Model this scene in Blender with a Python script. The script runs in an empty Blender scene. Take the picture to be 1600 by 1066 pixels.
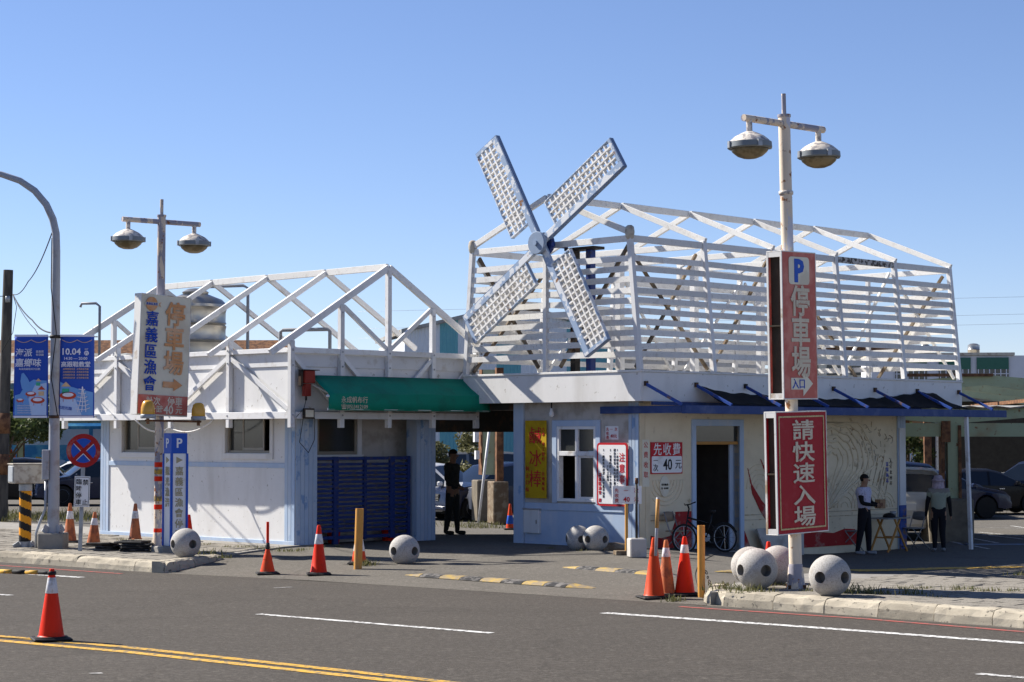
import bpy, bmesh, math, random
from mathutils import Vector, Matrix, Euler, noise
random.seed(7)
R = math.radians
scene = bpy.context.scene
COL = scene.collection
# ------------------------------------------------------------------ camera
CAM_H = 2.25
PITCH = math.atan(150/3200)
cam_data = bpy.data.cameras.new('camera'); cam = bpy.data.objects.new('camera', cam_data); COL.objects.link(cam)
cam.location = (0, 0, CAM_H); cam.rotation_euler = (R(90)+PITCH, 0, 0)
cam_data.sensor_width = 36; cam_data.lens = 72; cam_data.clip_start = .5; cam_data.clip_end = 3000
scene.camera = cam
# ------------------------------------------------------------------ sky and sun
SUN_AZ, SUN_EL = R(-63), R(39.5)          # azimuth clockwise from +Y
world = bpy.data.worlds.new('World'); scene.world = world; world.use_nodes = True
wn = world.node_tree; wn.nodes.clear()
sky = wn.nodes.new('ShaderNodeTexSky'); sky.sky_type = 'NISHITA'; sky.sun_disc = False
sky.sun_elevation = SUN_EL; sky.sun_rotation = SUN_AZ
sky.altitude = 0; sky.air_density = 0.8; sky.dust_density = 0.0; sky.ozone_density = 6.0
wbg = wn.nodes.new('ShaderNodeBackground'); wbg.inputs[1].default_value = 0.063
wout = wn.nodes.new('ShaderNodeOutputWorld')
tint = wn.nodes.new('ShaderNodeMix'); tint.data_type = 'RGBA'; tint.blend_type = 'MULTIPLY'; tint.inputs[0].default_value = 1; tint.inputs[7].default_value = (1.08, .935, .96, 1)
wn.links.new(sky.outputs[0], tint.inputs[6]); wn.links.new(tint.outputs[2], wbg.inputs[0]); wn.links.new(wbg.outputs[0], wout.inputs[0])
sun_data = bpy.data.lights.new('sun', 'SUN'); sun_data.energy = 4.4; sun_data.angle = R(.53); sun_data.color = (1, .94, .85)
sun = bpy.data.objects.new('sun', sun_data); COL.objects.link(sun)
SDIR = Vector((math.sin(SUN_AZ)*math.cos(SUN_EL), math.cos(SUN_AZ)*math.cos(SUN_EL), math.sin(SUN_EL)))
sun.rotation_euler = (-SDIR).to_track_quat('-Z', 'Y').to_euler(); sun.location = (-30, 10, 40)
vs = scene.view_settings; vs.view_transform = 'Standard'; vs.look = 'None'; vs.gamma = 1; vs.exposure = 1.2; vs.use_curve_mapping = False
scene.cycles.max_bounces = 6; scene.cycles.diffuse_bounces = 2; scene.cycles.transparent_max_bounces = 8
# ------------------------------------------------------------------ pixel helpers (1600 x 1066 photograph -> point on the ground)
_c, _s = math.cos(PITCH), math.sin(PITCH)
def ray(u, v):
    x = (u-800)/3200; y = -(v-533)/3200
    return Vector((x, _c-y*_s, _s+y*_c))
def gp(u, v, z=0.0):
    r = ray(u, v); t = (z-CAM_H)/r.z
    return Vector((0, 0, CAM_H)) + r*t
def atY(u, v, Y):
    r = ray(u, v); return Vector((0, 0, CAM_H)) + r*(Y/r.y)
def smooth(a, b, x):
    t = min(1, max(0, (x-a)/(b-a))); return t*t*(3-2*t)
KERB = [gp(u, v) for u, v in ((-900, 838), (0, 878), (253, 896), (480, 907), (992, 939.5), (1100, 946), (1350, 963), (1600, 983), (2400, 1055))]
def kerb_y(x):
    for a, b in zip(KERB, KERB[1:]):
        if x <= b.x or b is KERB[-1]:
            return a.y + (b.y-a.y)*(x-a.x)/(b.x-a.x)
def ground_z(x, y):
    t = (y-kerb_y(x))*.72
    if t < 0: return -.03
    h = .12*smooth(0, 2.6, t)
    w = 1-(1-smooth(2.4, 6.8, x)*smooth(30, 33, y))*(1-smooth(44.5, 51, y))
    return h-.33*w
def G(u, v):
    z = 0
    for _ in range(30):
        p = gp(u, v, z); z = .6*z+.4*ground_z(p.x, p.y)
    p.z = ground_z(p.x, p.y); return p
E1 = Vector((-1, 1, 0)).normalized(); E2 = Vector((1, 1, 0)).normalized()
PA = gp(461, 854.5, .12); PB = gp(999, 858, .12)
# ------------------------------------------------------------------ node materials
def lin(c): return tuple(((x/12.92) if x <= .04045 else ((x+.055)/1.055)**2.4) for x in c)
MATS = {}
def M(name, col, rough=.6, metal=0., var=.10, scale=5., dirt=None, damt=.35, dscale=2.5, dstretch=(1, 1, 1), sharp=.12,
      bump=0., bscale=60., rnd=.08, spec=.16, coat=0., dirt2=None, d2amt=.3, d2scale=12., trans=0.):
    m = bpy.data.materials.new(name); m.use_nodes = True; nt = m.node_tree; N = nt.nodes; L = nt.links
    b = N['Principled BSDF']
    b.inputs['Roughness'].default_value = rough; b.inputs['Metallic'].default_value = metal
    b.inputs['Specular IOR Level'].default_value = spec; b.inputs['Coat Weight'].default_value = coat
    tc = N.new('ShaderNodeTexCoord'); oi = N.new('ShaderNodeObjectInfo')
    off = N.new('ShaderNodeVectorMath'); off.operation = 'SCALE'; off.inputs[0].default_value = (37, 51, 23)
    L.new(oi.outputs['Random'], off.inputs['Scale'])
    add = N.new('ShaderNodeVectorMath'); L.new(tc.outputs['Object'], add.inputs[0]); L.new(off.outputs[0], add.inputs[1])
    def nz(sc, stretch=None, detail=6):
        n = N.new('ShaderNodeTexNoise'); n.inputs['Scale'].default_value = sc; n.inputs['Detail'].default_value = detail
        n.inputs['Roughness'].default_value = .6
        if stretch and stretch != (1, 1, 1):
            mp = N.new('ShaderNodeMapping'); mp.inputs['Scale'].default_value = stretch
            L.new(add.outputs[0], mp.inputs[0]); L.new(mp.outputs[0], n.inputs['Vector'])
        else: L.new(add.outputs[0], n.inputs['Vector'])
        return n
    def mixc(fac, a, bcol):
        x = N.new('ShaderNodeMix'); x.data_type = 'RGBA'
        L.new(fac, x.inputs[0])
        if isinstance(a, tuple): x.inputs[6].default_value = (*a, 1)
        else: L.new(a, x.inputs[6])
        x.inputs[7].default_value = (*bcol, 1)
        return x.outputs[2]
    base = nz(scale)
    cur = mixc(base.outputs['Fac'], tuple(min(1, c*(1+var)) for c in col), tuple(c*(1-var*1.3) for c in col))
    def layer(cur, colr, amt, sc, st, sh):
        n = nz(sc, st, 9)
        rp = N.new('ShaderNodeMapRange'); rp.inputs['From Min'].default_value = .66-amt*.55; rp.inputs['From Max'].default_value = .66-amt*.55+sh
        L.new(n.outputs['Fac'], rp.inputs['Value'])
        return mixc(rp.outputs[0], cur, colr), rp
    if dirt: cur, rp = layer(cur, dirt, damt, dscale, dstretch, sharp)
    if dirt2: cur, _ = layer(cur, dirt2, d2amt, d2scale, (1, 1, 1), .05)
    if rnd:
        mr = N.new('ShaderNodeMapRange'); L.new(oi.outputs['Random'], mr.inputs['Value'])
        mr.inputs['To Min'].default_value = 1-rnd; mr.inputs['To Max'].default_value = 1+rnd
        vm = N.new('ShaderNodeVectorMath'); vm.operation = 'SCALE'; L.new(cur, vm.inputs[0]); L.new(mr.outputs[0], vm.inputs['Scale'])
        cur = vm.outputs[0]
    L.new(cur, b.inputs['Base Color'])
    if bump:
        n = nz(bscale); bp = N.new('ShaderNodeBump'); bp.inputs['Strength'].default_value = bump; bp.inputs['Distance'].default_value = .01
        L.new(n.outputs['Fac'], bp.inputs['Height']); L.new(bp.outputs[0], b.inputs['Normal'])
    if trans: b.inputs['Transmission Weight'].default_value = trans
    MATS[name] = m; return m
WHITE = (.66, .655, .64); DIRTY = (.33, .29, .24)
M('white_paint', WHITE, .55, var=.05, dirt=(.50, .47, .42), damt=.25, dscale=3, dstretch=(1, 1, .25), sharp=.3, bump=.05, rnd=.05)
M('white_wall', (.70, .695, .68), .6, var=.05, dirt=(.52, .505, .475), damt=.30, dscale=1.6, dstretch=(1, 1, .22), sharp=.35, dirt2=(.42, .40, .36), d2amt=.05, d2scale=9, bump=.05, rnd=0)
M('white_wood', (.71, .70, .67), .7, var=.07, dirt=(.48, .45, .40), damt=.22, dscale=7, sharp=.3, dirt2=(.28, .25, .21), d2amt=.06, d2scale=40, bump=.15, rnd=.09)
M('beam_white', (.69, .69, .685), .6, var=.05, dirt=(.48, .44, .38), damt=.19, dscale=5, sharp=.25, bump=.05)
M('burnt_wood', (.10, .09, .08), .9, var=.3, dirt=(.5, .48, .45), damt=.35, dscale=9, sharp=.05)
M('sky_blue', (.40, .50, .64), .6, var=.08, dirt=(.52, .57, .64), damt=.34, dscale=4, dstretch=(1, 1, .4), sharp=.3, bump=.08, rnd=.05)
M('worn_blue', (.36, .46, .60), .65, var=.08, dirt=(.47, .53, .60), damt=.42, dscale=2.5, dstretch=(1, 1, .4), sharp=.25, dirt2=(.20, .31, .50), d2amt=.12, d2scale=2.2, bump=.1, rnd=.06)
M('deep_blue', (.020, .045, .19), .5, var=.2, dirt=(.06, .05, .05), damt=.2, dscale=6, bump=.05)
M('gate_blue', (.016, .036, .15), .5, var=.2, dirt=(.10, .07, .05), damt=.2, dscale=9)
M('strut_blue', (.03, .075, .30), .45, var=.1, dirt=(.20, .12, .07), damt=.22, dscale=6)
M('canopy_blue', (.032, .06, .18), .5, var=.12, dirt=(.10, .13, .24), damt=.3, dscale=3, sharp=.3)
M('hub_blue', (.24, .31, .42), .5, var=.06, dirt=(.30, .36, .46), damt=.3, dscale=3, sharp=.3)
M('mill_blue', (.30, .39, .53), .5, var=.08, dirt=(.68, .70, .72), damt=.28, dscale=4.5, sharp=.02, dirt2=(.25, .12, .05), d2amt=.06, d2scale=5)
M('mill_edge', (.17, .235, .36), .5, var=.2)
M('lattice_white', (.82, .80, .76), .6, var=.05, dirt=(.5, .47, .42), damt=.22, dscale=6)
M('cream_wall', (.74, .63, .44), .75, var=.08, dirt=(.56, .46, .30), damt=.32, dscale=1.4, sharp=.35, dirt2=(.46, .37, .24), d2amt=.05, d2scale=5, bump=.3, bscale=18)
M('relief_cream', (.72, .62, .44), .75, var=.08, dirt=(.52, .40, .24), damt=.30, dscale=3, sharp=.3, bump=.1)
M('relief_brown', (.38, .26, .14), .8, var=.2, dirt=(.52, .45, .33), damt=.5, dscale=6)
M('mural_red', (.36, .02, .02), .6, var=.1, dirt=(.4, .25, .2), damt=.2)
M('shade_wall', (.47, .445, .41), .8, var=.06, dirt=(.35, .32, .28), damt=.3)  # beige wall paint; shade on W3 and the bucket put into its colour
M('room_shade', (.06, .055, .05), .9, var=.3)  # near-black for room insides, their shade put into the colour
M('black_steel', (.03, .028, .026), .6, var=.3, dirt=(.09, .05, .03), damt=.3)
M('window_metal', (.30, .27, .22), .5, metal=.3, var=.1)
M('pane_dark', (.035, .037, .035), .12, var=.2, spec=.6, rnd=.2)
M('frame_white', (.72, .72, .72), .45, var=.04, dirt=(.45, .42, .38), damt=.2)
M('pole_cream', (.66, .55, .43), .6, var=.06, dirt=(.30, .29, .33), damt=.34, dscale=5, dstretch=(1, 1, .35), sharp=.02, dirt2=(.25, .10, .04), d2amt=.10, d2scale=9, bump=.15)
M('pole_lilac', (.50, .50, .56), .55, var=.06, dirt=(.66, .56, .44), damt=.46, dscale=4, dstretch=(1, 1, .3), sharp=.02, dirt2=(.27, .12, .05), d2amt=.12, d2scale=7, bump=.15)
M('lamp_cream', (.66, .60, .52), .55, var=.06, dirt=(.30, .28, .28), damt=.3, dscale=12, sharp=.06)
M('lamp_grey', (.20, .22, .23), .5, metal=.3, var=.1)
M('lamp_bowl', (.26, .20, .11), .35, var=.1, dirt=(.16, .12, .06), damt=.4, dscale=6, rnd=.1)
M('galv', (.36, .38, .40), .45, metal=.35, var=.08, dirt=(.25, .26, .27), damt=.3, dscale=4, rnd=.05)
M('grey_paint', (.36, .38, .42), .5, var=.05, dirt=(.28, .27, .27), damt=.25, dscale=3, rnd=.03)
M('steel', (.40, .39, .36), .33, metal=.85, var=.1, dirt=(.44, .40, .33), damt=.35, dscale=3, sharp=.3)
M('concrete', (.27, .255, .23), .85, var=.12, scale=9, dirt=(.19, .18, .165), damt=.36, dscale=3, sharp=.2, bump=.4, bscale=70)
M('kerb_stone', (.41, .365, .285), .9, var=.18, scale=6, dirt=(.17, .15, .12), damt=.37, dscale=2.0, dstretch=(.6, 1, 1.8), sharp=.34, dirt2=(.15, .135, .11), d2amt=.11, d2scale=14, bump=.6, bscale=50, rnd=.16)
M('granite', (.43, .415, .39), .8, var=.14, scale=45, dirt=(.29, .275, .25), damt=.34, dscale=60, sharp=.15, dirt2=(.33, .31, .28), d2amt=.14, d2scale=3, bump=.6, bscale=90, rnd=.04)
M('hole_shade', (.22, .21, .195), .9, var=.2)  # darker fill for holes and openings, inner shade put into the colour
M('cone_orange', (.62, .06, .012), .45, var=.06, dirt=(.42, .09, .04), damt=.2, dscale=8, rnd=.08)
M('cone_red', (.70, .026, .004), .45, var=.04, dirt=(.5, .03, .008), damt=.15, dscale=9, rnd=.05)
M('cone_faded', (.52, .16, .06), .6, var=.1, dirt=(.30, .10, .05), damt=.35, dscale=8, rnd=.12)
M('cone_band', (.66, .66, .68), .4, var=.05, dirt=(.45, .42, .40), damt=.25, dscale=12)
M('rubber', (.022, .022, .023), .7, var=.2, dirt=(.08, .075, .07), damt=.3, dscale=8, bump=.15)
M('post_yellow', (.60, .30, .07), .55, var=.05, dirt=(.35, .22, .10), damt=.22, dscale=6, dstretch=(1, 1, .3), rnd=.06)
M('hazard_orange', (.80, .33, .02), .5, var=.06)
M('hazard_black', (.02, .02, .02), .5, var=.2)
M('hump_yellow', (.38, .265, .085), .8, var=.1, dirt=(.25, .20, .13), damt=.4, dscale=9, bump=.3)
M('hump_black', (.035, .035, .036), .85, var=.15, dirt=(.16, .15, .14), damt=.35, dscale=9, bump=.3)
M('sign_red', (.34, .010, .020), .45, var=.05, dirt=(.36, .025, .035), damt=.2, dscale=5, rnd=0)
M('sign_faded_red', (.50, .13, .10), .45, var=.06, dirt=(.58, .22, .17), damt=.35, dscale=3, rnd=0)
M('sign_cream', (.70, .66, .53), .4, var=.04, dirt=(.6, .54, .42), damt=.3, dscale=2, rnd=0)
M('sign_white', (.78, .78, .78), .4, var=.03, dirt=(.6, .58, .54), damt=.2, rnd=0)
M('sign_blue', (.02, .09, .46), .4, var=.05, rnd=0)
M('ink_blue', (.012, .06, .40), .5, var=.1, rnd=0)
M('ink_orange', (.62, .30, .13), .5, var=.1, dirt=(.68, .42, .25), damt=.3, rnd=0)
M('ink_red', (.50, .02, .03), .5, var=.1, rnd=0)
M('ink_black', (.015, .015, .017), .5, var=.1, rnd=0)
M('ink_gold', (.56, .47, .24), .5, var=.15, dirt=(.40, .30, .14), damt=.3, dscale=30, rnd=0)
M('ink_khaki', (.42, .36, .22), .6, var=.2, rnd=0)
M('ink_cream', (.62, .55, .42), .6, var=.15, dirt=(.38, .08, .08), damt=.14, dscale=30, rnd=0)
M('sign_edge', (.70, .69, .66), .5, var=.05, dirt=(.4, .3, .2), damt=.2, rnd=.03)
M('sign_shade', (.06, .048, .035), .8, var=.3)  # dark brown painted for the shadow inside open sign boxes
M('banner_blue', (.028, .085, .46), .6, var=.05, rnd=0)
M('banner_light', (.16, .36, .74), .6, var=.08, rnd=0)
M('banner_pale', (.45, .60, .86), .6, var=.08, rnd=0)
M('banner_white', (.72, .74, .86), .6, var=.03, rnd=0)
M('banner_green', (.06, .42, .27), .6, rnd=0)
M('banner_rust', (.50, .07, .04), .6, rnd=0)
M('banner_tan', (.66, .46, .28), .6, rnd=0)
M('banner_yellow', (.50, .32, .010), .65, var=.1, dirt=(.38, .24, .012), damt=.3, rnd=0)
M('awning_green', (.005, .21, .14), .75, var=.08, dirt=(.008, .16, .11), damt=.3, dscale=2, rnd=0)
M('amber', (.66, .34, .04), .25, var=.1, spec=.5, rnd=.05)
M('brown_wood', (.14, .10, .065), .8, var=.2, dirt=(.22, .18, .13), damt=.35, dscale=6)
M('black_net', (.010, .010, .012), .9, var=.3)
M('rust', (.20, .10, .05), .85, var=.25, dirt=(.10, .05, .03), damt=.4, dscale=5)
M('shed_green', (.34, .39, .25), .7, var=.08, dirt=(.30, .22, .12), damt=.24, dscale=1.6, sharp=.3, dirt2=(.22, .12, .06), d2amt=.07, d2scale=7)
M('shed_roof', (.30, .31, .30), .6, var=.1, dirt=(.2, .14, .09), damt=.35, dscale=1)
M('teal_sheet', (.14, .37, .42), .5, var=.05, dirt=(.2, .4, .45), damt=.25, dscale=.6)
M('white_sheet', (.66, .70, .74), .5, var=.05, dirt=(.5, .5, .5), damt=.2, dscale=.6)
M('far_white', (.66, .67, .70), .7, var=.04, rnd=.03)
M('far_green', (.05, .14, .10), .7)
M('bus_blue', (.03, .20, .52), .4, var=.08, dirt=(.10, .36, .62), damt=.35, dscale=1.2)
M('bus_red', (.55, .10, .08), .5); M('bus_yellow', (.7, .45, .08), .5)
M('tyre', (.018, .018, .018), .8, var=.2); M('rim', (.35, .36, .38), .3, metal=.8, var=.1)
M('car_black', (.007, .007, .009), .25, var=.1, spec=.22, coat=.06); M('car_navy', (.012, .020, .050), .25, spec=.3, coat=.1, var=.1)
M('car_white', (.68, .68, .68), .25, coat=.6, var=.02); M('car_grey', (.13, .135, .14), .25, coat=.8, var=.05, metal=.3)
M('car_cream', (.60, .58, .53), .3, coat=.5, var=.03)
M('car_glass', (.010, .015, .024), .06, spec=.5, var=.1); M('headlight', (.55, .58, .62), .1, spec=.8, var=.1); M('taillight', (.30, .01, .01), .2)
M('chrome', (.6, .6, .6), .15, metal=1); M('plate_white', (.7, .7, .68), .4)
M('skin', (.34, .19, .12), .6, var=.05); M('hair', (.012, .010, .010), .6, var=.2)
M('shirt_lilac', (.52, .50, .62), .85, var=.05, dirt=(.25, .23, .33), damt=.15, dscale=40, sharp=.03); M('trouser_black', (.014, .014, .018), .9, var=.2)
M('shirt_olive', (.28, .30, .23), .9, var=.06); M('yoke_grey', (.22, .20, .17), .9); M('hat_mauve', (.42, .34, .38), .9, var=.12, dirt=(.3, .24, .27), damt=.4, dscale=14)
M('sleeve_black', (.012, .012, .014), .8); M('shoe_grey', (.30, .30, .31), .7, var=.2); M('drab', (.04, .042, .038), .9, var=.2)
M('card_brown', (.33, .20, .11), .8, var=.08); M('table_wood', (.45, .22, .06), .6, var=.1); M('table_top', (.24, .24, .23), .5)
M('chair_grey', (.23, .23, .23), .5, metal=.3); M('chair_pad', (.30, .22, .15), .7)
M('bark', (.13, .10, .07), .9, var=.3, bump=.5); M('pole_wood', (.11, .10, .085), .9, var=.15, dirt=(.06, .055, .05), damt=.4, dscale=4, dstretch=(1, 1, .2))
M('cable', (.012, .012, .013), .6); M('box_cream', (.50, .46, .38), .6, var=.06, dirt=(.3, .25, .2), damt=.3, dscale=5)
M('plank', (.20, .19, .16), .85, var=.15); M('red_motor', (.25, .03, .02), .5); M('pvc_grey', (.22, .23, .25), .5, var=.1)
M('line_white', (.60, .60, .58), .7, var=.08, dirt=(.20, .19, .18), damt=.30, dscale=14, sharp=.05)
M('line_yellow', (.58, .34, .055), .7, var=.08, dirt=(.20, .16, .10), damt=.26, dscale=14, sharp=.05)
M('line_red', (.34, .09, .075), .8, var=.1, dirt=(.18, .10, .09), damt=.3, dscale=10, sharp=.08)
M('line_blue', (.16, .24, .38), .8, var=.1, dirt=(.2, .2, .2), damt=.4, dscale=6)
M('line_faded', (.36, .35, .33), .8, var=.1, dirt=(.17, .165, .16), damt=.42, dscale=8, sharp=.1)
def leafmat(name, col, col2):
    m = bpy.data.materials.new(name); m.use_nodes = True; nt = m.node_tree; N = nt.nodes; L = nt.links; b = N['Principled BSDF']
    g = N.new('ShaderNodeNewGeometry'); x = N.new('ShaderNodeMix'); x.data_type = 'RGBA'
    x.inputs[6].default_value = (*col, 1); x.inputs[7].default_value = (*col2, 1); L.new(g.outputs['Random Per Island'], x.inputs[0]); L.new(x.outputs[2], b.inputs['Base Color'])
    b.inputs['Roughness'].default_value = .6; b.inputs['Specular IOR Level'].default_value = .3
    t = N.new('ShaderNodeBsdfTranslucent'); L.new(x.outputs[2], t.inputs[0]); ms = N.new('ShaderNodeMixShader'); ms.inputs[0].default_value = .3
    o = N['Material Output']; L.new(b.outputs[0], ms.inputs[1]); L.new(t.outputs[0], ms.inputs[2]); L.new(ms.outputs[0], o.inputs[0]); MATS[name] = m
leafmat('leaf_green', (.045, .075, .025), (.10, .12, .04)); leafmat('leaf_olive', (.10, .105, .04), (.16, .15, .06)); leafmat('grass', (.085, .10, .03), (.19, .17, .07))
def groundmat(name, a, bcol, speck, crack, sc=1.0, patch=.5):
    m = bpy.data.materials.new(name); m.use_nodes = True; nt = m.node_tree; N = nt.nodes; L = nt.links; b = N['Principled BSDF']
    tc = N.new('ShaderNodeTexCoord')
    def nz(s, d=8, st=None):
        n = N.new('ShaderNodeTexNoise'); n.inputs['Scale'].default_value = s; n.inputs['Detail'].default_value = d; n.inputs['Roughness'].default_value = .62
        if st:
            mp = N.new('ShaderNodeMapping'); mp.inputs['Scale'].default_value = st; mp.inputs['Rotation'].default_value = (0, 0, R(-42)); L.new(tc.outputs['Object'], mp.inputs[0]); L.new(mp.outputs[0], n.inputs['Vector'])
        else: L.new(tc.outputs['Object'], n.inputs['Vector'])
        return n
    def rng(o, lo, hi):
        r = N.new('ShaderNodeMapRange'); r.inputs['From Min'].default_value = lo; r.inputs['From Max'].default_value = hi; L.new(o, r.inputs['Value']); return r.outputs[0]
    def mix(f, c0, c1, amt=1.0):
        x = N.new('ShaderNodeMix'); x.data_type = 'RGBA'
        if amt != 1:
            mm = N.new('ShaderNodeMath'); mm.operation = 'MULTIPLY'; mm.inputs[1].default_value = amt; L.new(f, mm.inputs[0]); f = mm.outputs[0]
        L.new(f, x.inputs[0])
        for k, cc in ((6, c0), (7, c1)):
            if isinstance(cc, tuple): x.inputs[k].default_value = (*cc, 1)
            else: L.new(cc, x.inputs[k])
        return x.outputs[2]
    cur = mix(rng(nz(.35*sc).outputs['Fac'], .35, .65), a, bcol)
    cur = mix(rng(nz(1.3*sc, 6, (.12, 1, 1)).outputs['Fac'], .5, .75), cur, tuple(x*.8 for x in a), patch)
    cur = mix(rng(nz(28).outputs['Fac'], .40, .56), cur, tuple(x*.50 for x in a), .7)
    cur = mix(rng(nz(11, 10).outputs['Fac'], .52, .68), cur, speck, .32)
    cur = mix(rng(nz(.8, 4, (.05, 1.6, 1)).outputs['Fac'], .48, .62), cur, tuple(x*.72 for x in a), .5)
    vo = N.new('ShaderNodeTexVoronoi'); vo.inputs['Scale'].default_value = 42; L.new(tc.outputs['Object'], vo.inputs['Vector'])
    cur = mix(rng(vo.outputs['Distance'], .24, .12), cur, speck, .8)
    if crack:
        wv = N.new('ShaderNodeTexVoronoi'); wv.feature = 'DISTANCE_TO_EDGE'; wv.inputs['Scale'].default_value = .32
        ad = N.new('ShaderNodeVectorMath'); n = nz(1.6, 5); sc2 = N.new('ShaderNodeVectorMath'); sc2.operation = 'SCALE'; sc2.inputs['Scale'].default_value = .9
        L.new(n.outputs['Color'], sc2.inputs[0]); L.new(tc.outputs['Object'], ad.inputs[0]); L.new(sc2.outputs[0], ad.inputs[1]); L.new(ad.outputs[0], wv.inputs['Vector'])
        cur = mix(rng(wv.outputs['Distance'], .012, .002), cur, tuple(x*.45 for x in a), crack)
    L.new(cur, b.inputs['Base Color']); b.inputs['Roughness'].default_value = .9; b.inputs['Specular IOR Level'].default_value = .12
    bn = nz(55, 4); bp = N.new('ShaderNodeBump'); bp.inputs['Strength'].default_value = .5; bp.inputs['Distance'].default_value = .012; L.new(bn.outputs['Fac'], bp.inputs['Height']); L.new(bp.outputs[0], b.inputs['Normal'])
    MATS[name] = m
groundmat('asphalt', (.088, .078, .067), (.074, .066, .057), (.19, .172, .15), .4)
groundmat('lot', (.165, .152, .132), (.125, .117, .104), (.22, .205, .18), .5)
groundmat('apron', (.16, .146, .125), (.125, .115, .10), (.25, .23, .20), .45, 1.4)
groundmat('paving', (.30, .275, .235), (.235, .217, .187), (.34, .315, .27), 0, 2.0)
# ------------------------------------------------------------------ mesh helpers
class MB:
    def __init__(s): s.v = []; s.f = []
    def add(s, vs, fs):
        n = len(s.v); s.v += [tuple(v) for v in vs]; s.f += [tuple(i+n for i in f) for f in fs]; return s
    def box(s, a, b, mat=None):
        (x0, y0, z0), (x1, y1, z1) = a, b
        vs = [(x0,y0,z0),(x1,y0,z0),(x1,y1,z0),(x0,y1,z0),(x0,y0,z1),(x1,y0,z1),(x1,y1,z1),(x0,y1,z1)]
        if mat is not None: vs = [mat @ Vector(v) for v in vs]
        return s.add(vs, [(3,2,1,0),(4,5,6,7),(0,1,5,4),(1,2,6,5),(2,3,7,6),(3,0,4,7)])
    def beam(s, p, q, w, h, up=(0, 0, 1)):
        p, q = Vector(p), Vector(q); d = (q-p).normalized(); up = Vector(up)
        if abs(d.dot(up)) > .98: up = Vector((0, 1, 0))
        x = d.cross(up).normalized(); y = x.cross(d)
        vs = [e+x*(a*w/2)+y*(b*h/2) for e in (p, q) for a, b in ((-1,-1),(1,-1),(1,1),(-1,1))]
        return s.add(vs, [(0,1,2,3),(7,6,5,4),(0,4,5,1),(1,5,6,2),(2,6,7,3),(3,7,4,0)])
    def tube(s, pts, r, n=8, caps=True):
        pts = [Vector(p) for p in pts]; k = len(pts); rs = r if isinstance(r, (list, tuple)) else [r]*k
        t0 = (pts[1]-pts[0]).normalized(); ref = Vector((0,0,1)) if abs(t0.z) < .9 else Vector((1,0,0))
        x = t0.cross(ref).normalized(); vs = []
        for i, p in enumerate(pts):
            t = (pts[min(i+1,k-1)]-pts[max(i-1,0)]).normalized()
            x = (x-t*x.dot(t)).normalized(); y = t.cross(x)
            for j in range(n):
                a = 2*math.pi*j/n; vs.append(p+(x*math.cos(a)+y*math.sin(a))*rs[i])
        fs = [(i*n+j, i*n+(j+1)%n, (i+1)*n+(j+1)%n, (i+1)*n+j) for i in range(k-1) for j in range(n)]
        if caps: fs += [tuple(range(n))[::-1], tuple((k-1)*n+j for j in range(n))]
        return s.add(vs, fs)
    def lathe(s, prof, n=20, c=(0,0,0), caps=True, mat=None):
        vs = []; c = Vector(c)
        for r, z in prof:
            for j in range(n):
                a = 2*math.pi*j/n; vs.append(c+Vector((r*math.cos(a), r*math.sin(a), z)))
        if mat is not None: vs = [mat @ v for v in vs]
        k = len(prof); fs = [(i*n+j, i*n+(j+1)%n, (i+1)*n+(j+1)%n, (i+1)*n+j) for i in range(k-1) for j in range(n)]
        if caps: fs += [tuple(range(n))[::-1], tuple((k-1)*n+j for j in range(n))]
        return s.add(vs, fs)
    def prism(s, poly, d0, d1, frame):
        """poly: (a,b) list; frame(a,b,d)->xyz"""
        n = len(poly); vs = [frame(a, b, d0) for a, b in poly]+[frame(a, b, d1) for a, b in poly]
        return s.add(vs, [tuple(range(n)), tuple(range(n, 2*n))[::-1]]+[(i, n+i, n+(i+1)%n, (i+1)%n) for i in range(n)])
    def quad(s, a, b, c, d): return s.add([a, b, c, d], [(0,1,2,3)])
    def mesh(s, name, smooth_=False):
        me = bpy.data.meshes.new(name); me.from_pydata(s.v, [], s.f)
        bm = bmesh.new(); bm.from_mesh(me); bmesh.ops.recalc_face_normals(bm, faces=bm.faces); bm.to_mesh(me); bm.free()
        if smooth_: me.polygons.foreach_set('use_smooth', [True]*len(me.polygons))
        return me
    def build(s, name, mat, parent=None, smooth_=False, bevel=0., auto=None):
        me = s.mesh(name, smooth_); me.materials.append(MATS[mat]); o = link(name, me, parent)
        if auto: me.set_sharp_from_angle(angle=R(auto))
        if bevel:
            b = o.modifiers.new('bevel', 'BEVEL'); b.width = bevel; b.segments = 1; b.limit_method = 'ANGLE'
        return o
def link(name, data, parent=None):
    o = bpy.data.objects.new(name, data); COL.objects.link(o)
    if parent is not None: o.parent = parent
    return o
def tag(o, label=None, cat=None, group=None, kind=None):
    if label: o['label'] = label
    if cat: o['category'] = cat
    if group: o['group'] = group
    if kind: o['kind'] = kind
    return o
def thing(name, label, cat, loc=(0,0,0), rz=0., group=None, rot=None):
    o = link(name, None); o.location = loc; o.rotation_euler = rot if rot else (0, 0, rz); o.empty_display_size = .2
    return tag(o, label, cat, group)
def copy_tree(o, parent=None):
    c = o.copy(); COL.objects.link(c); c.parent = parent
    for ch in list(o.children): copy_tree(ch, c)
    return c
FR = {'-y': Matrix(((1,0,0),(0,0,-1),(0,1,0))), '-x': Matrix(((0,0,-1),(-1,0,0),(0,1,0)))}
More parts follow.
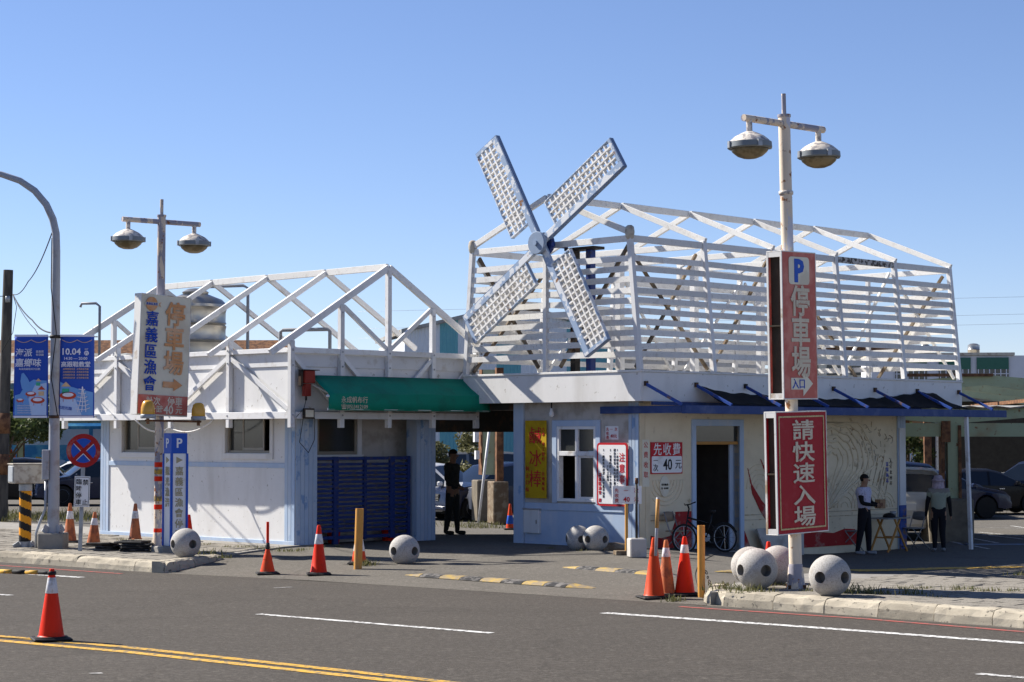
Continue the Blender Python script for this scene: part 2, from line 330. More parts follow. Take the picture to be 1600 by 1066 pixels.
def txt(parent, body, pos, size, mat, face='-y', bold=.0, ex=.003, sx=1., sy=1., name='lettering', rot=0., shear=0.):
    c = bpy.data.curves.new('t', 'FONT'); c.body = body; c.extrude = ex/size; c.offset = bold; c.resolution_u = 2; c.shear = shear
    t = bpy.data.objects.new('t', c); tm = t.to_mesh(); me = tm.copy(); t.to_mesh_clear()
    bpy.data.objects.remove(t); bpy.data.curves.remove(c)
    xs = [v.co.x for v in me.vertices]; ys = [v.co.y for v in me.vertices]
    cx, cy = (min(xs)+max(xs))/2, (min(ys)+max(ys))/2
    F = (FR[face] if isinstance(face, str) else face).to_4x4(); Rz = Matrix.Rotation(rot, 4, 'Z')
    for v in me.vertices:
        q = Vector(((v.co.x-cx)*size*sx, (v.co.y-cy)*size*sy, v.co.z*size)); v.co = F @ (Rz @ q)+Vector(pos)
    me.materials.clear(); me.materials.append(MATS[mat]); me.name = name
    return link(name, me, parent)
def vtxt(parent, chars, pos, size, step, mat, face='-y', **k):
    out = []
    for i, ch in enumerate(chars):
        if ch == ' ': continue
        out.append(txt(parent, ch, (pos[0], pos[1], pos[2]-i*step), size, mat, face, **k))
    return out
def wob(o): pass
def coltxt(parent, chars, pos, size, step, mat, face='-y', **k):
    """a column of characters as one object"""
    F = FR[face] if isinstance(face, str) else face
    objs = vtxt(parent, chars, pos, size, step, mat, face, **k)
    bm = bmesh.new()
    for o in objs: bm.from_mesh(o.data)
    me = bpy.data.meshes.new('lettering'); bm.to_mesh(me); bm.free(); me.materials.append(MATS[mat])
    for o in objs:
        d = o.data; bpy.data.objects.remove(o); bpy.data.meshes.remove(d)
    return link('lettering', me, parent)
# ================================================================== SETTING: ground, road, driveway, pavements
def axis(a, b, fine0, fine1, step, coarse):
    xs = []; x = a
    while x < b:
        xs.append(x); x += step if fine0 <= x < fine1 else (coarse if x < fine0-coarse or x >= fine1+8 else 2.0)
    return xs+[b]
def sheet(name, xs, ys, zf, mat, keep=None):
    vs = [(x, y, zf(x, y)) for y in ys for x in xs]; n = len(xs)
    fs = [(j*n+i, j*n+i+1, (j+1)*n+i+1, (j+1)*n+i) for j in range(len(ys)-1) for i in range(n-1)
          if keep is None or keep((xs[i]+xs[i+1])/2, (ys[j]+ys[j+1])/2)]
    b = MB(); b.v = vs; b.f = fs; me = bpy.data.meshes.new(name); me.from_pydata(vs, [], fs)
    me.polygons.foreach_set('use_smooth', [True]*len(me.polygons)); me.materials.append(MATS[mat])
    return tag(link(name, me), kind='structure')
sheet('ground', axis(-900, 900, -26, 30, .6, 60), axis(-60, 2400, 14, 60, .6, 90), ground_z, 'lot')
# road: strip between the kerb line and the near side
xs = [-160+2*i for i in range(161)]
vs = []; fs = []
for x in xs: vs += [(x, -14, 0.0), (x, kerb_y(x)*.5, .02), (x, kerb_y(x)+.02, 0.0)]
for i in range(len(xs)-1):
    for k in range(2): fs.append((i*3+k, i*3+3+k, i*3+4+k, i*3+1+k))
me = bpy.data.meshes.new('road'); me.from_pydata(vs, [], fs); me.materials.append(MATS['asphalt'])
tag(link('road', me), kind='structure')
def road_z(x, y):
    k = kerb_y(x); h = k*.5
    return .02*(y+14)/(h+14) if y < h else .02*(k+.02-y)/(k+.02-h)
# driveway apron (concrete) rising to the buildings
def apron_keep(x, y):
    l = gp(352, 876, .1); 
    if y < kerb_y(x)+.02: return False
    lim = -7.05+ (y-34.5)*.42
    return x > lim and x < 2.95+(y-30)*.12 and y < 39.6
vs = []; fs = []; idx = {}
NX, NY = 60, 44
for i in range(NX+1):
    for j in range(NY+1):
        t = j/NY; sgm = i/NX
        y1 = 40.2
        xl = gp(262, 896).x+ (gp(352, 876, .08).x-gp(262, 896).x)*min(1, t*2.2)+max(0, t-.45)*2.2
        xr = gp(1103, 945).x+.2*t+1.3*t*t
        x = xl+(xr-xl)*sgm; y = kerb_y(x)+.01+(y1-kerb_y(x))*t
        vs.append((x, y, max(ground_z(x, y), .0)+.008 if t > 0 else .002))
for i in range(NX):
    for j in range(NY):
        a = i*(NY+1)+j; fs.append((a, a+NY+1, a+NY+2, a+1))
me = bpy.data.meshes.new('driveway'); me.from_pydata(vs, [], fs); me.materials.append(MATS['apron'])
me.polygons.foreach_set('use_smooth', [True]*len(fs)); tag(link('driveway', me), kind='structure')
# ---- painted lines
def strip(name, pts, w, mat, z=.005, zf=road_z):
    pts = [Vector((p[0], p[1], 0)) for p in pts]; b = MB(); vs = []
    dense = []
    for a, q in zip(pts, pts[1:]):
        n = max(1, int((q-a).length/1.0)); dense += [a+(q-a)*(k/n) for k in range(n)]
    dense.append(pts[-1]); k = len(dense)
    for i, p in enumerate(dense):
        t = (dense[min(i+1,k-1)]-dense[max(i-1,0)]).normalized(); nrm = Vector((-t.y, t.x, 0))*(w/2)
        for s_ in (1, -1):
            q = p+nrm*s_; vs.append((q.x, q.y, zf(q.x, q.y)+z))
    b.add(vs, [(2*i, 2*i+1, 2*i+3, 2*i+2) for i in range(k-1)])
    o = b.build(name, mat); return tag(o, kind='structure')
strip('edge_line', [gp(-300, 876), gp(0, 895), gp(128, 903)], .17, 'line_white')
strip('edge_line', [gp(943, 958.5), gp(1272, 981.5), gp(1600, 1006), gp(1900, 1030)], .19, 'line_white')
strip('lane_line', [gp(404, 961), gp(768, 991)], .13, 'line_white')
strip('lane_line', [gp(-180, 917), gp(17, 931.5)], .13, 'line_white')
strip('lane_line', [gp(1528, 1055), gp(1800, 1078)], .13, 'line_white')
strip('centre_line', [gp(-200, 981), gp(0, 996.5), gp(200, 1014), gp(560, 1053.5), gp(760, 1076)], .15, 'line_yellow')
strip('centre_line', [gp(-200, 987.5), gp(0, 1003.5), gp(200, 1021.5), gp(560, 1061), gp(760, 1084)], .15, 'line_yellow')
strip('red_line', [gp(-300, 863), gp(0, 884), gp(190, 897)], .10, 'line_red')
strip('red_line', [gp(1062, 948.5), gp(1350, 967.5), gp(1600, 988), gp(1800, 1005)], .11, 'line_red')
strip('worn_paint', [gp(910, 919.5), gp(938, 917.5)][::-1] if 0 else [gp(429, 919.5), gp(457, 918)], .10, 'line_faded')
strip('worn_paint', [gp(140, 1056), gp(160, 1055)], .10, 'line_faded')
# lot markings on the right
lot = lambda x, y: ground_z(x, y)
for (a, q, w, m) in [((1466, 832), (1560, 849), .10, 'line_white'), ((1490, 830), (1600, 843), .10, 'line_white'), ((1455, 841), (1545, 858), .10, 'line_white'),
                     ((1530, 832), (1640, 842), .10, 'line_white'), ((1500, 851), (1640, 851), .6, 'line_blue'), ((1475, 822), (1640, 828), .10, 'line_faded'), ((1580, 822), (1660, 834), .10, 'line_white')]:
    strip('bay_line', [G(*a), G(*q)], w, m, .006, lot)
strip('floor_arrow_paint', [G(1330, 892), G(1470, 888.5), G(1600, 886)], .5, 'line_yellow', .006, lot)
# ---- pavements with pavers
def slab(name, poly, z, mat, zb=-.05):
    b = MB(); b.prism([(p[0], p[1]) for p in poly], z, zb, lambda a, c, d: (a, c, d))
    return tag(b.build(name, mat), kind='structure')
kdir_l = (Vector((KERB[2].x, KERB[2].y, 0))-Vector((KERB[1].x, KERB[1].y, 0))).normalized()
kdir_r = (Vector((KERB[7].x, KERB[7].y, 0))-Vector((KERB[5].x, KERB[5].y, 0))).normalized()
KD = .24                                             # kerb stone depth
def behind(p, d): return Vector((p[0], p[1], 0))+d
P1 = gp(257, 895.5); P2 = gp(352, 878, .06)
nl = Vector((-kdir_l.y, kdir_l.x, 0)); nr = Vector((-kdir_r.y, kdir_r.x, 0))
far_l = P1-kdir_l*60
slab_l = slab('left_pavement', [far_l+nl*KD, P1+nl*KD+Vector((-.2, 0, 0)), P2+Vector((-.25, .1, 0)), PA+Vector((-.15, -.5, 0)), PA+Vector((.4, .4, 0)), PA+E1*7.5+Vector((1, 1.5, 0)), far_l+nl*9.5], .15, 'concrete')
P3 = gp(1103, 944); P4 = P3+kdir_r*30
B3, B4 = gp(1192, 893, .17), gp(1180, 893, .17)+kdir_r*0+Vector((34, 0, 0))
bk = [gp(1110, 925, .17), gp(1192, 895, .17), gp(1400, 897, .17), gp(1600, 905, .17), gp(1900, 918, .17)]
slab_r = slab('right_pavement', [P3+nr*KD+kdir_r*.15, P4+nr*KD, P4+nr*6]+[b for b in bk[::-1]], .165, 'concrete')
def inside(poly, x, y):
    c = False; n = len(poly)
    for i in range(n):
        a, b = poly[i], poly[(i+1)%n]
        if (a[1] > y) != (b[1] > y) and x < (b[0]-a[0])*(y-a[1])/(b[1]-a[1])+a[0]: c = not c
    return c
def pavers(poly, z, origin, d, n, cols, rows, tw, tl, parent, name='pavers'):
    b = MB(); d = Vector(d); n = Vector(n)
    for i in range(cols):
        for j in range(rows):
            q = origin+d*(i*tw+(tw/2 if j % 2 else 0))+n*(j*tl)
            cs = [q+d*.003+n*.003, q+d*(tw-.003)+n*.003, q+d*(tw-.003)+n*(tl-.003), q+d*.003+n*(tl-.003)]
            if not all(inside(poly, c.x, c.y) for c in cs): continue
            zz = z+random.uniform(-.004, .006); t1, t2 = random.uniform(-.004, .004), random.uniform(-.004, .004)
            top = [(c.x, c.y, zz+.012+(t1 if k in (0, 3) else -t1)+(t2 if k < 2 else -t2)) for k, c in enumerate(cs)]
            bot = [(c.x, c.y, z-.02) for c in cs]
            b.add(top+bot, [(0,1,2,3),(0,4,5,1),(1,5,6,2),(2,6,7,3),(3,7,4,0)])
    me = bpy.data.meshes.new(name); me.from_pydata(b.v, [], b.f); me.materials.append(MATS['paving'])
    o = link(name, me, parent); o['kind'] = 'stuff'; return o
pl = [far_l+nl*KD, P1+nl*KD+Vector((-.2, 0, 0)), P2+Vector((-.25, .1, 0)), PA+Vector((-.25, -.55, 0)), PA+E1*7.5+Vector((-.3, 0, 0)), far_l+nl*9.5]
pavers(pl, .15, P1-kdir_l*20+nl*KD, kdir_l, nl, 70, 26, .3, .3, slab_l)
pr = [P3+nr*KD+kdir_r*.15, P4+nr*KD, P4+nr*6]+[b for b in bk[::-1]]
pavers(pr, .165, P3+nr*KD, kdir_r, nr, 48, 24, .3, .3, slab_r)
# ---- kerb stones, one object each
def kerb_mesh(L):
    b = MB(); prof = [(.0, -.06), (.015, .09), (.05, .165), (.10, .185), (.24, .19), (.24, -.06)]
    nseg = 5; vs = []
    for k in range(nseg+1):
        x = .006+(L-.012)*k/nseg
        for (y, z) in prof: vs.append((x, y+random.uniform(-.008, .008)*(z > 0), z+random.uniform(-.008, .008)*(z > 0)))
    m = len(prof); fs = [(k*m+i, k*m+(i+1)%m, (k+1)*m+(i+1)%m, (k+1)*m+i) for k in range(nseg) for i in range(m)]
    fs += [tuple(range(m)), tuple(nseg*m+i for i in range(m))[::-1]]
    b.add(vs, fs); me = b.mesh('kerb_stone'); me.materials.append(MATS['kerb_stone']); return me
KM = [kerb_mesh(.82) for _ in range(4)]
def kerb_run(name, start, d, n, L=.82):
    root = tag(link(name, None), kind='structure'); a = math.atan2(d.y, d.x)
    for i in range(n):
        p = start+d*(i*L); o = link('kerb_stone', KM[i % 4], root)
        o.location = (p.x, p.y, random.uniform(-.012, .006)); o.rotation_euler = (random.uniform(-.02, .02), random.uniform(-.006, .006), a+random.uniform(-.012, .012))
    return root
kerb_l = kerb_run('left_kerb', P1-kdir_l*(.82*14), kdir_l, 14)
kerb_r = kerb_run('right_kerb', P3+kdir_r*.30, kdir_r, 15)
# corner stones turning into the driveway
def corner(parent, p, ang, L=.5):
    me = kerb_mesh(L); o = link('kerb_stone', me, parent); o.location = (p.x, p.y, 0); o.rotation_euler = (0, 0, ang)
q = P2-P1; a = math.atan2(q.y, q.x)
for i in range(4): corner(kerb_l, P1+q*(i/4.), a, q.length/4)
b3 = P3+kdir_r*.30; n3 = Vector((.12, .75, 0)).normalized()
corner(kerb_r, P3+Vector((-.02, .22, 0)), math.atan2(b3.y-P3.y-.22, b3.x-P3.x+.02), (b3-P3-Vector((-.02, .22, 0))).length)
for i in range(2):
    s_ = P3+Vector((-.02, .22, 0))+n3*(.55*(i+1)); corner(kerb_r, s_, math.atan2(-n3.y, -n3.x), .55)
# spray scribble on the left kerb
b = MB(); sp = gp(73, 872); w = 0
pts = []
for k in range(60):
    t = k/59; pts.append(Vector((t*.62+.035*math.sin(k*1.05), 0, .085+.045*math.cos(k*1.05)*(1+.3*math.sin(k*.7)))))
a = math.atan2(kdir_l.y, kdir_l.x)
b.tube([Vector((p.x, -.004-.0*p.z+.14*max(0, p.z-.03)**1.0*.45, p.z)) for p in pts], .011, 5)
o = b.build('spray_scribble', 'sign_white', kerb_l); gl = gp(72, 881.5); o.location = (gl.x-.02, gl.y-.03, .0); o.rotation_euler = (0, 0, a)
# ---- rubber speed humps
def hump(label, pix0, pix1, n, first_yellow=True, w=.34, zf=ground_z):
    a, q = G(*pix0), G(*pix1); d = q-a; d.z = 0; L = d.length/n; d.normalize(); ang = math.atan2(d.y, d.x)
    root = thing('speed_hump', label, 'speed hump', (a.x, a.y, 0), ang)
    for i in range(n):
        p = a+d*(i*L); z = zf(p.x, p.y)+.004; p2 = a+d*((i+1)*L); z2 = zf(p2.x, p2.y)+.004
        prof = [(-w/2, 0), (-w*.38, .028), (-w*.18, .045), (w*.18, .045), (w*.38, .028), (w/2, 0)]
        b = MB(); vs = []
        end0 = i == 0; end1 = i == n-1
        for k, (xx, zz) in enumerate(((i*L+.006, z), ((i+1)*L-.006, z2))):
            f = .12 if (end0 and k == 0) or (end1 and k == 1) else 1
            for (yy, hh) in prof: vs.append((xx, yy*(f*.7+.3), zz+hh*f+.002))
        m = len(prof); b.add(vs, [(j, j+1, m+j+1, m+j) for j in range(m-1)]+[tuple(range(m)), tuple(range(m, 2*m))[::-1]])
        yl = (i % 2 == 0) == first_yellow
        o = b.build('hump_segment', 'hump_yellow' if yl else 'hump_black', root)
        bb = MB(); bb.lathe([(.035, 0), (.035, .0485)], 10, ((i+.5)*L, 0, (z+z2)/2))
        if not (end0 or end1): bb.build('fixing_hole', 'hole_shade', o)
hump('yellow and black rubber speed hump nearest the road', (636, 899), (930, 920), 9)
hump('yellow and black speed hump behind the near one, ending beside the cones', (882, 887), (1068, 902), 6)
hump('short yellow and black speed hump behind the granite balls', (1118, 894), (1268, 904), 5, True)
# ================================================================== LEFT BUILDING (root at its near corner; x runs right-back, y left-back)
def bld(name, label, cat, P): return thing(name, label, cat, (P.x, P.y, 0), R(45))
LB = bld('ticket_office', 'long white single-storey shed with light-blue trim and open white timber roof trusses', 'building', PA)
def part(name, mat, fn, parent=LB, bevel=.004, smooth_=False):
    b = MB(); fn(b); return b.build(name, mat, parent, smooth_, bevel)
def bx(name, mat, a, q, parent=LB, bevel=.004): return part(name, mat, lambda b: b.box(a, q), parent, bevel)
LL, LWd = 6.69, 3.69
Z0 = .02
def wall_with_holes(axis_, u0, u1, z0, z1, holes, d0, d1, name, mat, parent):
    """wall in the plane of axis_ ('x': spans y at x=d0..d1)"""
    us = sorted({u0, u1, *[h[0] for h in holes], *[h[1] for h in holes]}); zs = sorted({z0, z1, *[h[2] for h in holes], *[h[3] for h in holes]})
    b = MB()
    for ua, ub in zip(us, us[1:]):
        for za, zb in zip(zs, zs[1:]):
            um, zm = (ua+ub)/2, (za+zb)/2
            if any(h[0] < um < h[1] and h[2] < zm < h[3] for h in holes): continue
            if axis_ == 'x': b.box((d0, ua, za), (d1, ub, zb))
            else: b.box((ua, d0, za), (ub, d1, zb))
    # weld inner faces
    me = b.mesh(name); bm = bmesh.new(); bm.from_mesh(me); bmesh.ops.remove_doubles(bm, verts=bm.verts, dist=1e-4)
    seen = {}
    for f in bm.faces: seen.setdefault(tuple(round(x, 3) for x in f.calc_center_median()), []).append(f)
    bmesh.ops.delete(bm, geom=[f for fs_ in seen.values() if len(fs_) > 1 for f in fs_], context='FACES')
    bm.to_mesh(me); bm.free(); me.materials.append(MATS[mat]); return link(name, me, parent)
W1H = [(.78, 2.23, 1.93, 2.62), (4.43, 5.88, 1.93, 2.62)]
wall_with_holes('x', .0, LL, Z0, 2.75, W1H, 0, .12, 'wall', 'white_wall', LB)
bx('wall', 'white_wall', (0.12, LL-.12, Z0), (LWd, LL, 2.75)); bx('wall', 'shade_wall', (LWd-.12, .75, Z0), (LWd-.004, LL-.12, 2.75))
W2H = [(.62, 2.2, 1.90, 2.62)]
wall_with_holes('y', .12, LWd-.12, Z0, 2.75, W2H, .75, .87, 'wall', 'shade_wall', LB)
bx('floor', 'room_shade', (.12, .87, .03), (LWd-.12, LL-.12, .06)); bx('ceiling', 'room_shade', (.12, .87, 2.68), (LWd-.12, LL-.12, 2.74))
bx('partition', 'room_shade', (1.4, .9, .1), (1.45, LL-.2, 2.6))
def window1(y0, y1, z0, z1, slide):
    w = tag(part('window', 'window_metal', lambda b: (b.box((.04, y0, z0), (.09, y0+.05, z1)), b.box((.04, y1-.05, z0), (.09, y1, z1)), b.box((.04, y0+.05, z0), (.09, y1-.05, z0+.05)))))
    ym = y0+(y1-y0)*.5
    part('sash', 'window_metal', lambda b: (b.box((.055, ym+slide-.04, z0+.05), (.085, ym+slide, z1)), b.box((.055, y0+.28, z0+.05), (.085, y0+.32, z1)), b.box((.055, y0+.32, z0+.05), (.085, ym+slide-.04, z0+.11))), w)
    part('pane', 'pane_dark', lambda b: b.box((.066, y0+.32, z0+.11), (.072, ym+slide-.04, z1)), w, 0)
    part('pane', 'pane_dark', lambda b: b.box((.088, ym+slide-.02, z0+.05), (.094, y1-.05, z1)), w, 0)
    part('casing', 'white_paint', lambda b: (b.box((-.035, y0-.10, z0-.12), (.03, y1+.10, z0-.01)), b.box((-.03, y0-.10, z0-.01), (.03, y0, 2.60)), b.box((-.03, y1, z0-.01), (.03, y1+.10, 2.60))), w)
for h in W1H: window1(*h, .25)
part('sill_band', 'sky_blue', lambda b: b.box((-.018, .31, 1.64), (0, LL-.32, 1.735)))
part('base_board', 'sky_blue', lambda b: b.box((-.025, .0, Z0), (0, LL, .22)))
for y0 in (.0, .105, .21): bx('plank', 'worn_blue', (-.02, y0+.003, .22), (.0, y0+.102, 2.6))
for y0 in (LL-.32, LL-.215, LL-.11): bx('plank', 'sky_blue', (-.02, y0+.003, .22), (.0, y0+.102, 2.6))
# W2 pillars: vertical planks
for x0, n, m in ((0, 5, 'worn_blue'), (3.17, 5, 'worn_blue')):
    bx('pillar_core', 'worn_blue', (x0+.004, 0.0, Z0), (x0+.526, .30, 2.74))
    for k in range(n): bx('plank', m, (x0+.004+k*.105, -.025, Z0+.0), (x0+.104+k*.105, -.002, 2.6))
    for k in range(3): bx('plank', m, (x0+.53 if x0 == 0 else x0+.53, .004+k*.1, Z0), (x0+.555, .1+k*.1, 2.6))
# W2 window
w2 = part('window', 'window_metal', lambda b: (b.box((.62, .73, 1.90), (.68, .80, 2.62)), b.box((2.14, .73, 1.90), (2.2, .80, 2.62)), b.box((.68, .73, 1.90), (2.14, .80, 1.96)), b.box((1.14, .73, 1.96), (1.20, .78, 2.62))))
part('pane', 'pane_dark', lambda b: b.box((1.2, .76, 1.96), (2.14, .766, 2.62)), w2, 0)
part('casing', 'frame_white', lambda b: (b.box((.5, .70, 1.78), (2.36, .75, 1.89)), b.box((2.2, .71, 1.89), (2.32, .75, 2.66))), w2)
part('pipe', 'galv', lambda b: (b.tube([(.72, .60, .1), (.72, .60, 2.6)], .035), b.tube([(.86, .60, .1), (.86, .60, 2.6)], .03)), smooth_=True, bevel=0)
# blue slatted gate between the pillars
gate = thing('slatted_gate', 'dark blue slatted gate between the two plank pillars under the green awning', 'gate', (PA.x, PA.y, 0), R(45))
px = [.56, 1.06, 1.86, 2.56, 3.04]
for k, x in enumerate(px): bx('gate_post', 'gate_blue', (x, .10, .10 if k in (1,) else .20), (x+(.13 if k in (1, 3) else .07), .17, 1.86), gate)
for x0, x1 in ((.63, 1.06), (1.19, 1.86), (1.93, 2.56), (2.69, 3.04)):
    bx('gate_rail', 'gate_blue', (x0, .105, 1.79), (x1, .165, 1.855), gate); bx('gate_rail', 'gate_blue', (x0, .105, .22), (x1, .165, .285), gate)
    for r in range(16):
        z = .36+r*.088; bx('slat', 'gate_blue', (x0, .118, z), (x1, .145, z+.052), gate, 0)
# things stored behind the gate: red buckets and crates
def bucket(p, label, m='cone_red', h=.26, r=.14):
    t = thing('bucket', label, 'bucket', p); MB().lathe([(r*.75, 0), (r, h), (r*.93, h), (r*.70, .02)], 16).build('body', m, t, True, auto=40)
    MB().tube([(r*math.cos(a)*.99, 0, h+r*math.sin(a)*.7) for a in [math.pi*k/10 for k in range(11)]], .006, 5).build('handle', 'galv', t)
def LW(x, y, z): return (PA.x+E2.x*x+E1.x*y, PA.y+E2.y*x+E1.y*y, z)
bucket(LW(1.35, .45, .04), 'red bucket behind the blue slatted gate, left of the orange post', h=.34); bucket(LW(2.85, .5, .04), 'red bucket behind the right end of the blue slatted gate', h=.30)
# eaves: soffit, ledge rail, fascia, roof
OX0, OX1, OY0, OY1 = -.6, 4.33, -.6, 7.33
bx('soffit', 'white_paint', (OX0+.06, OY0+.06, 2.66), (OX1, OY1-.05, 2.74))
bx('ledge_rail', 'beam_white', (OX0-.05, OY0+.04, 2.60), (OX0+.06, OY1, 2.735)); bx('ledge_rail', 'beam_white', (OX0+.07, OY0-.05, 2.60), (OX1, OY0+.06, 2.735))
bx('fascia', 'white_wall', (OX0+.07, OY0+.085, 2.74), (OX0+.11, OY1, 3.60)); bx('fascia', 'white_wall', (OX0+.112, OY0+.07, 2.745), (OX1, OY0+.11, 3.60))
bx('fascia', 'white_wall', (OX0+.112, OY1-.04, 2.745), (OX1, OY1-.004, 3.86)); bx('fascia', 'white_wall', (OX1-.04, OY0+.112, 2.745), (OX1-.003, OY1-.042, 3.86))
bx('fascia_cap', 'beam_white', (OX0+.045, OY0+.05, 3.603), (OX0+.125, OY1, 3.87)); bx('fascia_cap', 'beam_white', (OX0+.13, OY0+.045, 3.603), (OX1, OY0+.125, 3.865))
bx('roof_deck', 'concrete', (OX0+.13, OY0+.13, 3.3), (OX1-.05, OY1-.05, 3.42))
# timber truss frames
RX = 1.875; APEX = 5.69; SL = .60
def rz_(x): return APEX-.05-abs(x-RX)*SL
TY = [-.6, 1.34, 3.28, 5.22, 7.2]
for k, y in enumerate(TY):
    wd = .10 if k in (0, 4) else .075
    part('rafter', 'beam_white', lambda b: b.beam((RX-.01, y, APEX-.06), (-1.11, y, rz_(-1.11)), .07, wd+.03))
    part('rafter', 'beam_white', lambda b: b.beam((RX+.015, y+.004, APEX-.06), (4.38, y+.004, rz_(4.38)), .07, wd+.03))
    if k < 4: part('ridge_beam', 'white_wood', lambda b: b.beam((RX, y+.04, APEX-.045), (RX, TY[k+1]-.04, APEX-.05), .07, .13))
for k, y in enumerate(TY):                       # W1-side posts with their full diagonals
    if k == 0: continue
    part('post', 'beam_white', lambda b: b.box((OX0-.045, y-.05, 2.43), (OX0+.055, y+.05, rz_(-.6)-.02)))
for y, dirs in ((1.34, (-.53, 3.2)), (5.22, (3.36, 7.1))):
    for e in dirs: part('brace', 'beam_white', lambda b: b.beam((OX0-.0, y+(.05 if e > y else -.05), 3.82), (OX0-.0, e, 2.78), .06, .10, up=(1, 0, 0)) if 0 else b.beam((OX0+.0, y+(.05 if e > y else -.05), 3.80), (OX0+.0, e, 2.79), .06, .09))
part('eave_plate', 'beam_white', lambda b: b.beam((OX0+.02, -.5, 3.915), (OX0+.02, 7.25, 3.915), .09, .09))
part('eave_plate', 'beam_white', lambda b: b.beam((4.29, -.5, 3.915), (4.29, 7.25, 3.915), .09, .09))
GX = [-.6, .64, 1.87, 3.07, 4.30]
for yy in (-.6, 7.2):
    for k, x in enumerate(GX):
        part('post', 'beam_white', lambda b: b.box((x-.05, yy-.052, 2.43), (x+.05, yy+.048, rz_(x)-.06)))
    for x0, x1 in zip(GX, GX[1:]):
        part('chord', 'beam_white', lambda b: b.box((x0+.05, yy-.04, 3.86), (x1-.05, yy+.04, 3.965)))
    for xa, xb in ((.69, 1.82), (3.02, 1.92)):
        part('web', 'beam_white', lambda b: b.beam((xa, yy, rz_(xa)-.12), (xb, yy, 4.0), .06, .09))
    for xa, xb in ((-.55, .59), (.69, 1.82), (3.02, 1.92), (4.25, 3.12)):
        part('brace', 'beam_white', lambda b: b.beam((xa, yy, 3.80), (xb, yy, 2.78), .06, .085))
for yy in (-.6,):
    for x in GX:
        for z in (3.91, 3.62, 2.67, rz_(x)-.22):
            part('bolt', 'galv', lambda b: b.lathe([(.018, 0), (.018, .012), (.008, .016)], 8, mat=Matrix.Translation((x, yy-.053, z)) @ Matrix.Rotation(R(90), 4, 'X')), LB, 0)
for y in TY[1:4]:
    for z in (3.95, 3.7, 2.67): part('bolt', 'galv', lambda b: b.lathe([(.018, 0), (.018, .012), (.008, .016)], 8, mat=Matrix.Translation((OX0-.046, y, z)) @ Matrix.Rotation(R(-90), 4, 'Y')), LB, 0)
# ---- things on / at the left building
t = thing('water_tank', 'stainless steel water tank on the left roof behind the parking sign', 'water tank', LW(2.27, 6.4, 3.5))
prof = [(.64, .0), (.64, .05)]
for k in range(4):
    z = .1+k*.38; prof += [(.70, z), (.665, z+.03), (.70, z+.06), (.68, z+.10), (.68, z+.30)]
prof += [(.70, 1.62), (.73, 1.66), (.72, 1.72), (.60, 1.84), (.32, 1.95), (.28, 1.96)]
MB().lathe(prof, 40).build('body', 'steel', t, True, auto=35); MB().lathe([(.28, 1.955), (.30, 2.01), (.18, 2.08), (.02, 2.1)], 24).build('lid', 'steel', t, True, auto=35)
def pipe(label, pts, r=.035, m='pvc_grey', name='pipe'):
    o = MB().tube(pts, r, 8).build(name, m, None, True); return tag(o, label, 'pipe')
pipe('grey plastic pipe bending from the water tank lid down to the roof', [LW(2.2, 6.2, 5.5), LW(2.35, 6.1, 5.62), LW(2.7, 5.2, 5.62), LW(2.75, 5.1, 5.56), LW(2.75, 5.1, 3.4)])
pipe('grey pipe arch standing on the left roof between the rafters', [LW(2.0, 3.0, 3.4), LW(2.0, 3.0, 4.48), LW(2.03, 2.95, 4.52), LW(2.5, 2.05, 4.52), LW(2.53, 2.0, 4.48), LW(2.53, 2.0, 3.4)], .04)
pipe('thin grey vent pipe with hooked top at the far left end of the roof', [LW(.2, 7.1, 3.4), LW(.2, 7.1, 5.13), LW(.17, 7.2, 5.2), LW(.0, 7.5, 5.2), LW(-.02, 7.53, 5.12)], .03)
# green awning
aw = thing('awning', 'green fabric awning with faint lettering over the blue gate', 'awning', (PA.x, PA.y, 0), R(45))
x0, x1 = -.16, 4.12; ya, yb = -.67, -1.18; za, zb, zc = 3.44, 3.09, 2.76
b = MB(); vs = []; nx = 24
rows = [(ya, za), ((ya+yb)/2, (za+zb)/2-.015), (yb, zb), (yb-.012, (zb+zc)/2), (yb, zc)]
for i in range(nx+1):
    t_ = i/nx; x = x0+(x1-x0)*t_
    for j, (yy, zz) in enumerate(rows):
        k = min(1, j/2.); xx = x+(k*.03 if i == nx else 0)
        vs.append((xx, yy+.012*math.sin(t_*31+j)*(j in (1, 3)), zz+.008*math.sin(t_*17+j*2)*(0 < j < 4)))
m = len(rows); b.add(vs, [(i*m+j, i*m+j+1, (i+1)*m+j+1, (i+1)*m+j) for i in range(nx) for j in range(m-1)])
o = b.build('canopy', 'awning_green', aw, True, auto=30); so = o.modifiers.new('s', 'SOLIDIFY'); so.thickness = .004
b = MB(); b.add([(x1+.031, ya, za), (x1+.031, yb, zb), (x1+.031, yb, zc), (x1+.031, ya-.12, zc+.05)], [(0, 1, 2, 3)])
o = b.build('side_flap', 'awning_green', aw); so = o.modifiers.new('s', 'SOLIDIFY'); so.thickness = .004
MB().tube([(x0-.05, ya, za-.06), (x1+.03, ya, za-.06)], .04).build('roller', 'galv', aw)
for x in (x0+.03, x1-.05):
    MB().tube([(x, ya+.0, za-.18), (x+.35 if x < 1 else x-.3, yb+.25, zb-.06), (x, yb+.03, zc+.06)], .02).build('arm', 'frame_white', aw)
MB().tube([(x0, yb+.02, zc+.02), (x1, yb+.02, zc+.02)], .022).build('front_bar', 'frame_white', aw)
MB().lathe([(.03, 0), (.04, .02), (.02, .05)], 10, (x0+.0, yb+.02, zb-.08)).build('end_cap', 'frame_white', aw)
txt(aw, '永成帆布行', (.48, yb-.02, 2.965), .135, 'ink_cream', bold=-.0, shear=.0); txt(aw, '☎(05)3412109', (.48, yb-.02, 2.83), .105, 'ink_cream')
